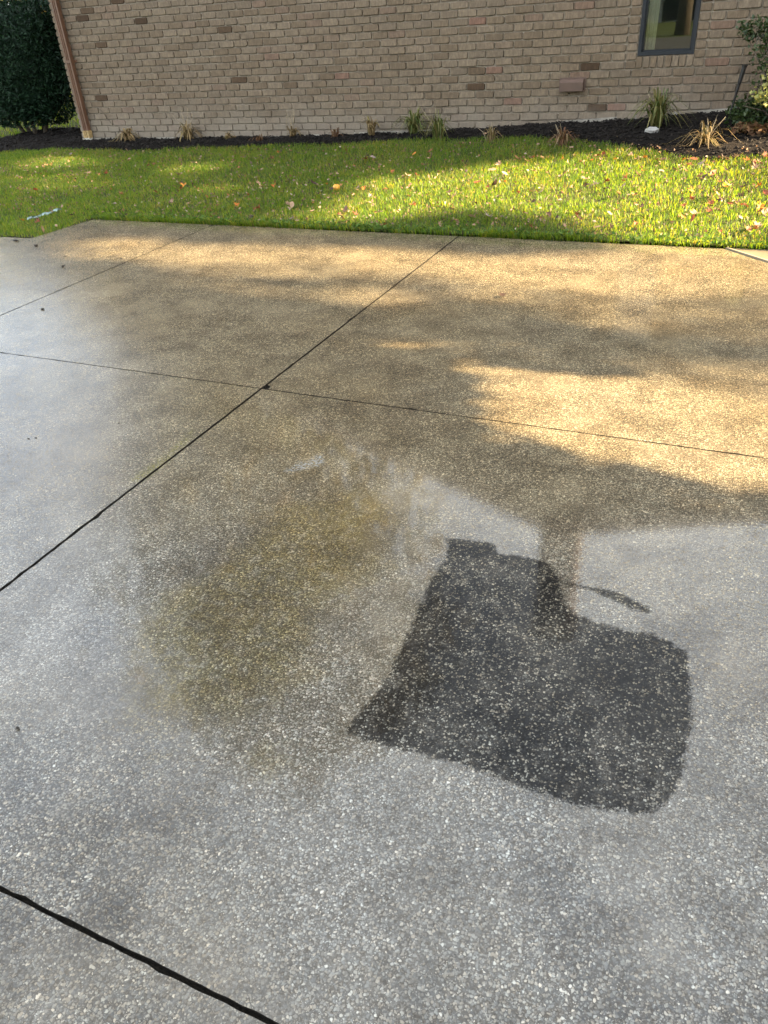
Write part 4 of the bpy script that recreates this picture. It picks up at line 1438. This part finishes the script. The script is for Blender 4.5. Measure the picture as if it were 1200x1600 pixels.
# torn strip of pale plastic in the grass
a = on_terr(45, 349)
b = on_terr(94, 334)
V, F = [], []
for i in range(13):
    t = i / 12
    x = a[0] + (b[0] - a[0]) * t
    y = a[1] + (b[1] - a[1]) * t
    w = .008 + .035 * t ** 2
    z = float(terr(x, y)) + .034 + .005 * math.sin(i * 1.3)
    V += [(x + .01 * math.sin(i * 2.3), y - w, z + .006 * math.sin(i * 3)), (x, y, z + .018), (x, y + w, z + .004 * math.cos(i * 2))]
    if i:
        q = 3 * i
        F += [(q - 3, q - 2, q + 1, q), (q - 2, q - 1, q + 2, q + 1)]
obj('plastic_strip', mesh_np('plastic_strip', V, F, True), M['plastic'], label='torn pale blue plastic strip in the grass at the left', cat='litter')

# crumbs of dirt and a dead leaf on the driveway
def crumb(px, py, s, lab):
    g = gp(px, py)
    r = np.random.default_rng(int(px))
    V = r.normal(0, 1, (9, 3))
    V /= np.linalg.norm(V, axis=1)[:, None]
    V *= np.array([1.3, .9, .55]) * s * r.uniform(.8, 1.2, (9, 1))
    import bmesh
    bm = bmesh.new()
    for v in V:
        bm.verts.new(v)
    bmesh.ops.convex_hull(bm, input=bm.verts)
    me = bpy.data.meshes.new('dirt_crumb')
    bm.to_mesh(me)
    bm.free()
    obj('dirt_crumb', me, M['debris'], loc=(g[0], g[1], s * .35 + .001), label=lab, cat='debris', group='dirt crumbs on the driveway')
for px, py, s in ((25, 377, .022), (56, 385, .018), (99, 417, .022), (102, 401, .012), (66, 484, .012), (146, 405, .010), (190, 405, .010)):
    crumb(px, py, s, 'small dark dirt crumb on the far left slab')
for px, py, s in ((45, 686, .006), (56, 685, .005), (186, 662, .005), (28, 1139, .006)):
    crumb(px, py, s, 'tiny black speck on the pale wet slab at the left')
g = gp(784, 464)
me = leaf_lib['dark'][1]
o = obj('fallen_leaf', me, loc=(g[0], g[1], .012), label='dead brown leaf lying alone on the driveway', cat='leaf')
o.scale = (.030, .030, .03)
o.rotation_euler = (.2, .1, .6)

# ------------------------------------------------------------------ across the street, behind the photographer (mirrored in the window)
make_tree('street_tree', (-3.6, -19, -.05), 9, (-3.6, -19, 6.2), (3.4, 3.0, 3.2), 260, 22, 0.30, M['leaf_tree'], 101, 'street tree across the road behind the photographer', None, .24, .4)
make_tree('street_tree', (-10.5, -22, -.05), 9, (-10.5, -22, 5.2), (3.2, 3.0, 3.6), 260, 22, 0.30, M['leaf_autumn'], 102, 'yellowing tree across the road behind the photographer', None, .24, .4)
nb_ = empty('neighbour_house', (-5, -34, 0), 'grey sided house across the road behind the photographer', 'house')
mb = MB()
mb.box(-7, 7, -6, 0, -.2, 3.0)
obj('wall', mb.mesh('wall'), M['screen'], nb_)
mb = MB()
mb.prism([(-6.4, 3.0), (.5, 3.0), (-3, 5.6)], 'x', -7.5, 7.5)
obj('roof', mb.mesh('roof'), M['roof'], nb_)
mb = MB()
mb.box(-1.2, 1.4, .0, .04, 0, 2.3)
obj('door', mb.mesh('door'), M['dark_metal'], nb_)
me = mesh_np('road', [(-80, -17, -.06), (80, -17, -.06), (80, -9, -.06), (-80, -9, -.06)], [(0, 1, 2, 3)])
obj('road', me, simple('asphalt', (0.05, 0.05, 0.05), .8, .2, 3.0), kind='structure')

# ------------------------------------------------------------------ crumbled leaf litter in the turf
def litter():
    r = np.random.default_rng(111)
    n = 5200
    x = 1.6 - 10.5 * r.random(n) ** 1.15
    y = r.uniform(EDGE_Y + .05, 8.6, n)
    ok = (y < bed_front(x) + .15) & (r.random(n) < .2 + .9 * fbm(np.stack([x, y], 1), 1.4, 113))
    x, y = x[ok], y[ok]
    C = np.stack([x, y, terr(x, y) + r.uniform(.02, .05, len(x))], 1)
    V, F, rn = leaf_cloud(C, .030, r, .55, .0, .1, .2)
    me = mesh_np('leaf_litter', V, F)
    attr(me, 'rnd', rn)
    m_ = leafmat('leaf litter', [(0.19, 0.08, 0.035), (0.28, 0.19, 0.12), (0.07, 0.04, 0.025), (0.24, 0.12, 0.05), (0.36, 0.29, 0.22)], .15, .6)
    obj('leaf_litter', me, m_, kind='stuff', label='small crumbled brown leaf bits all over the lawn', cat='leaf litter')
litter()
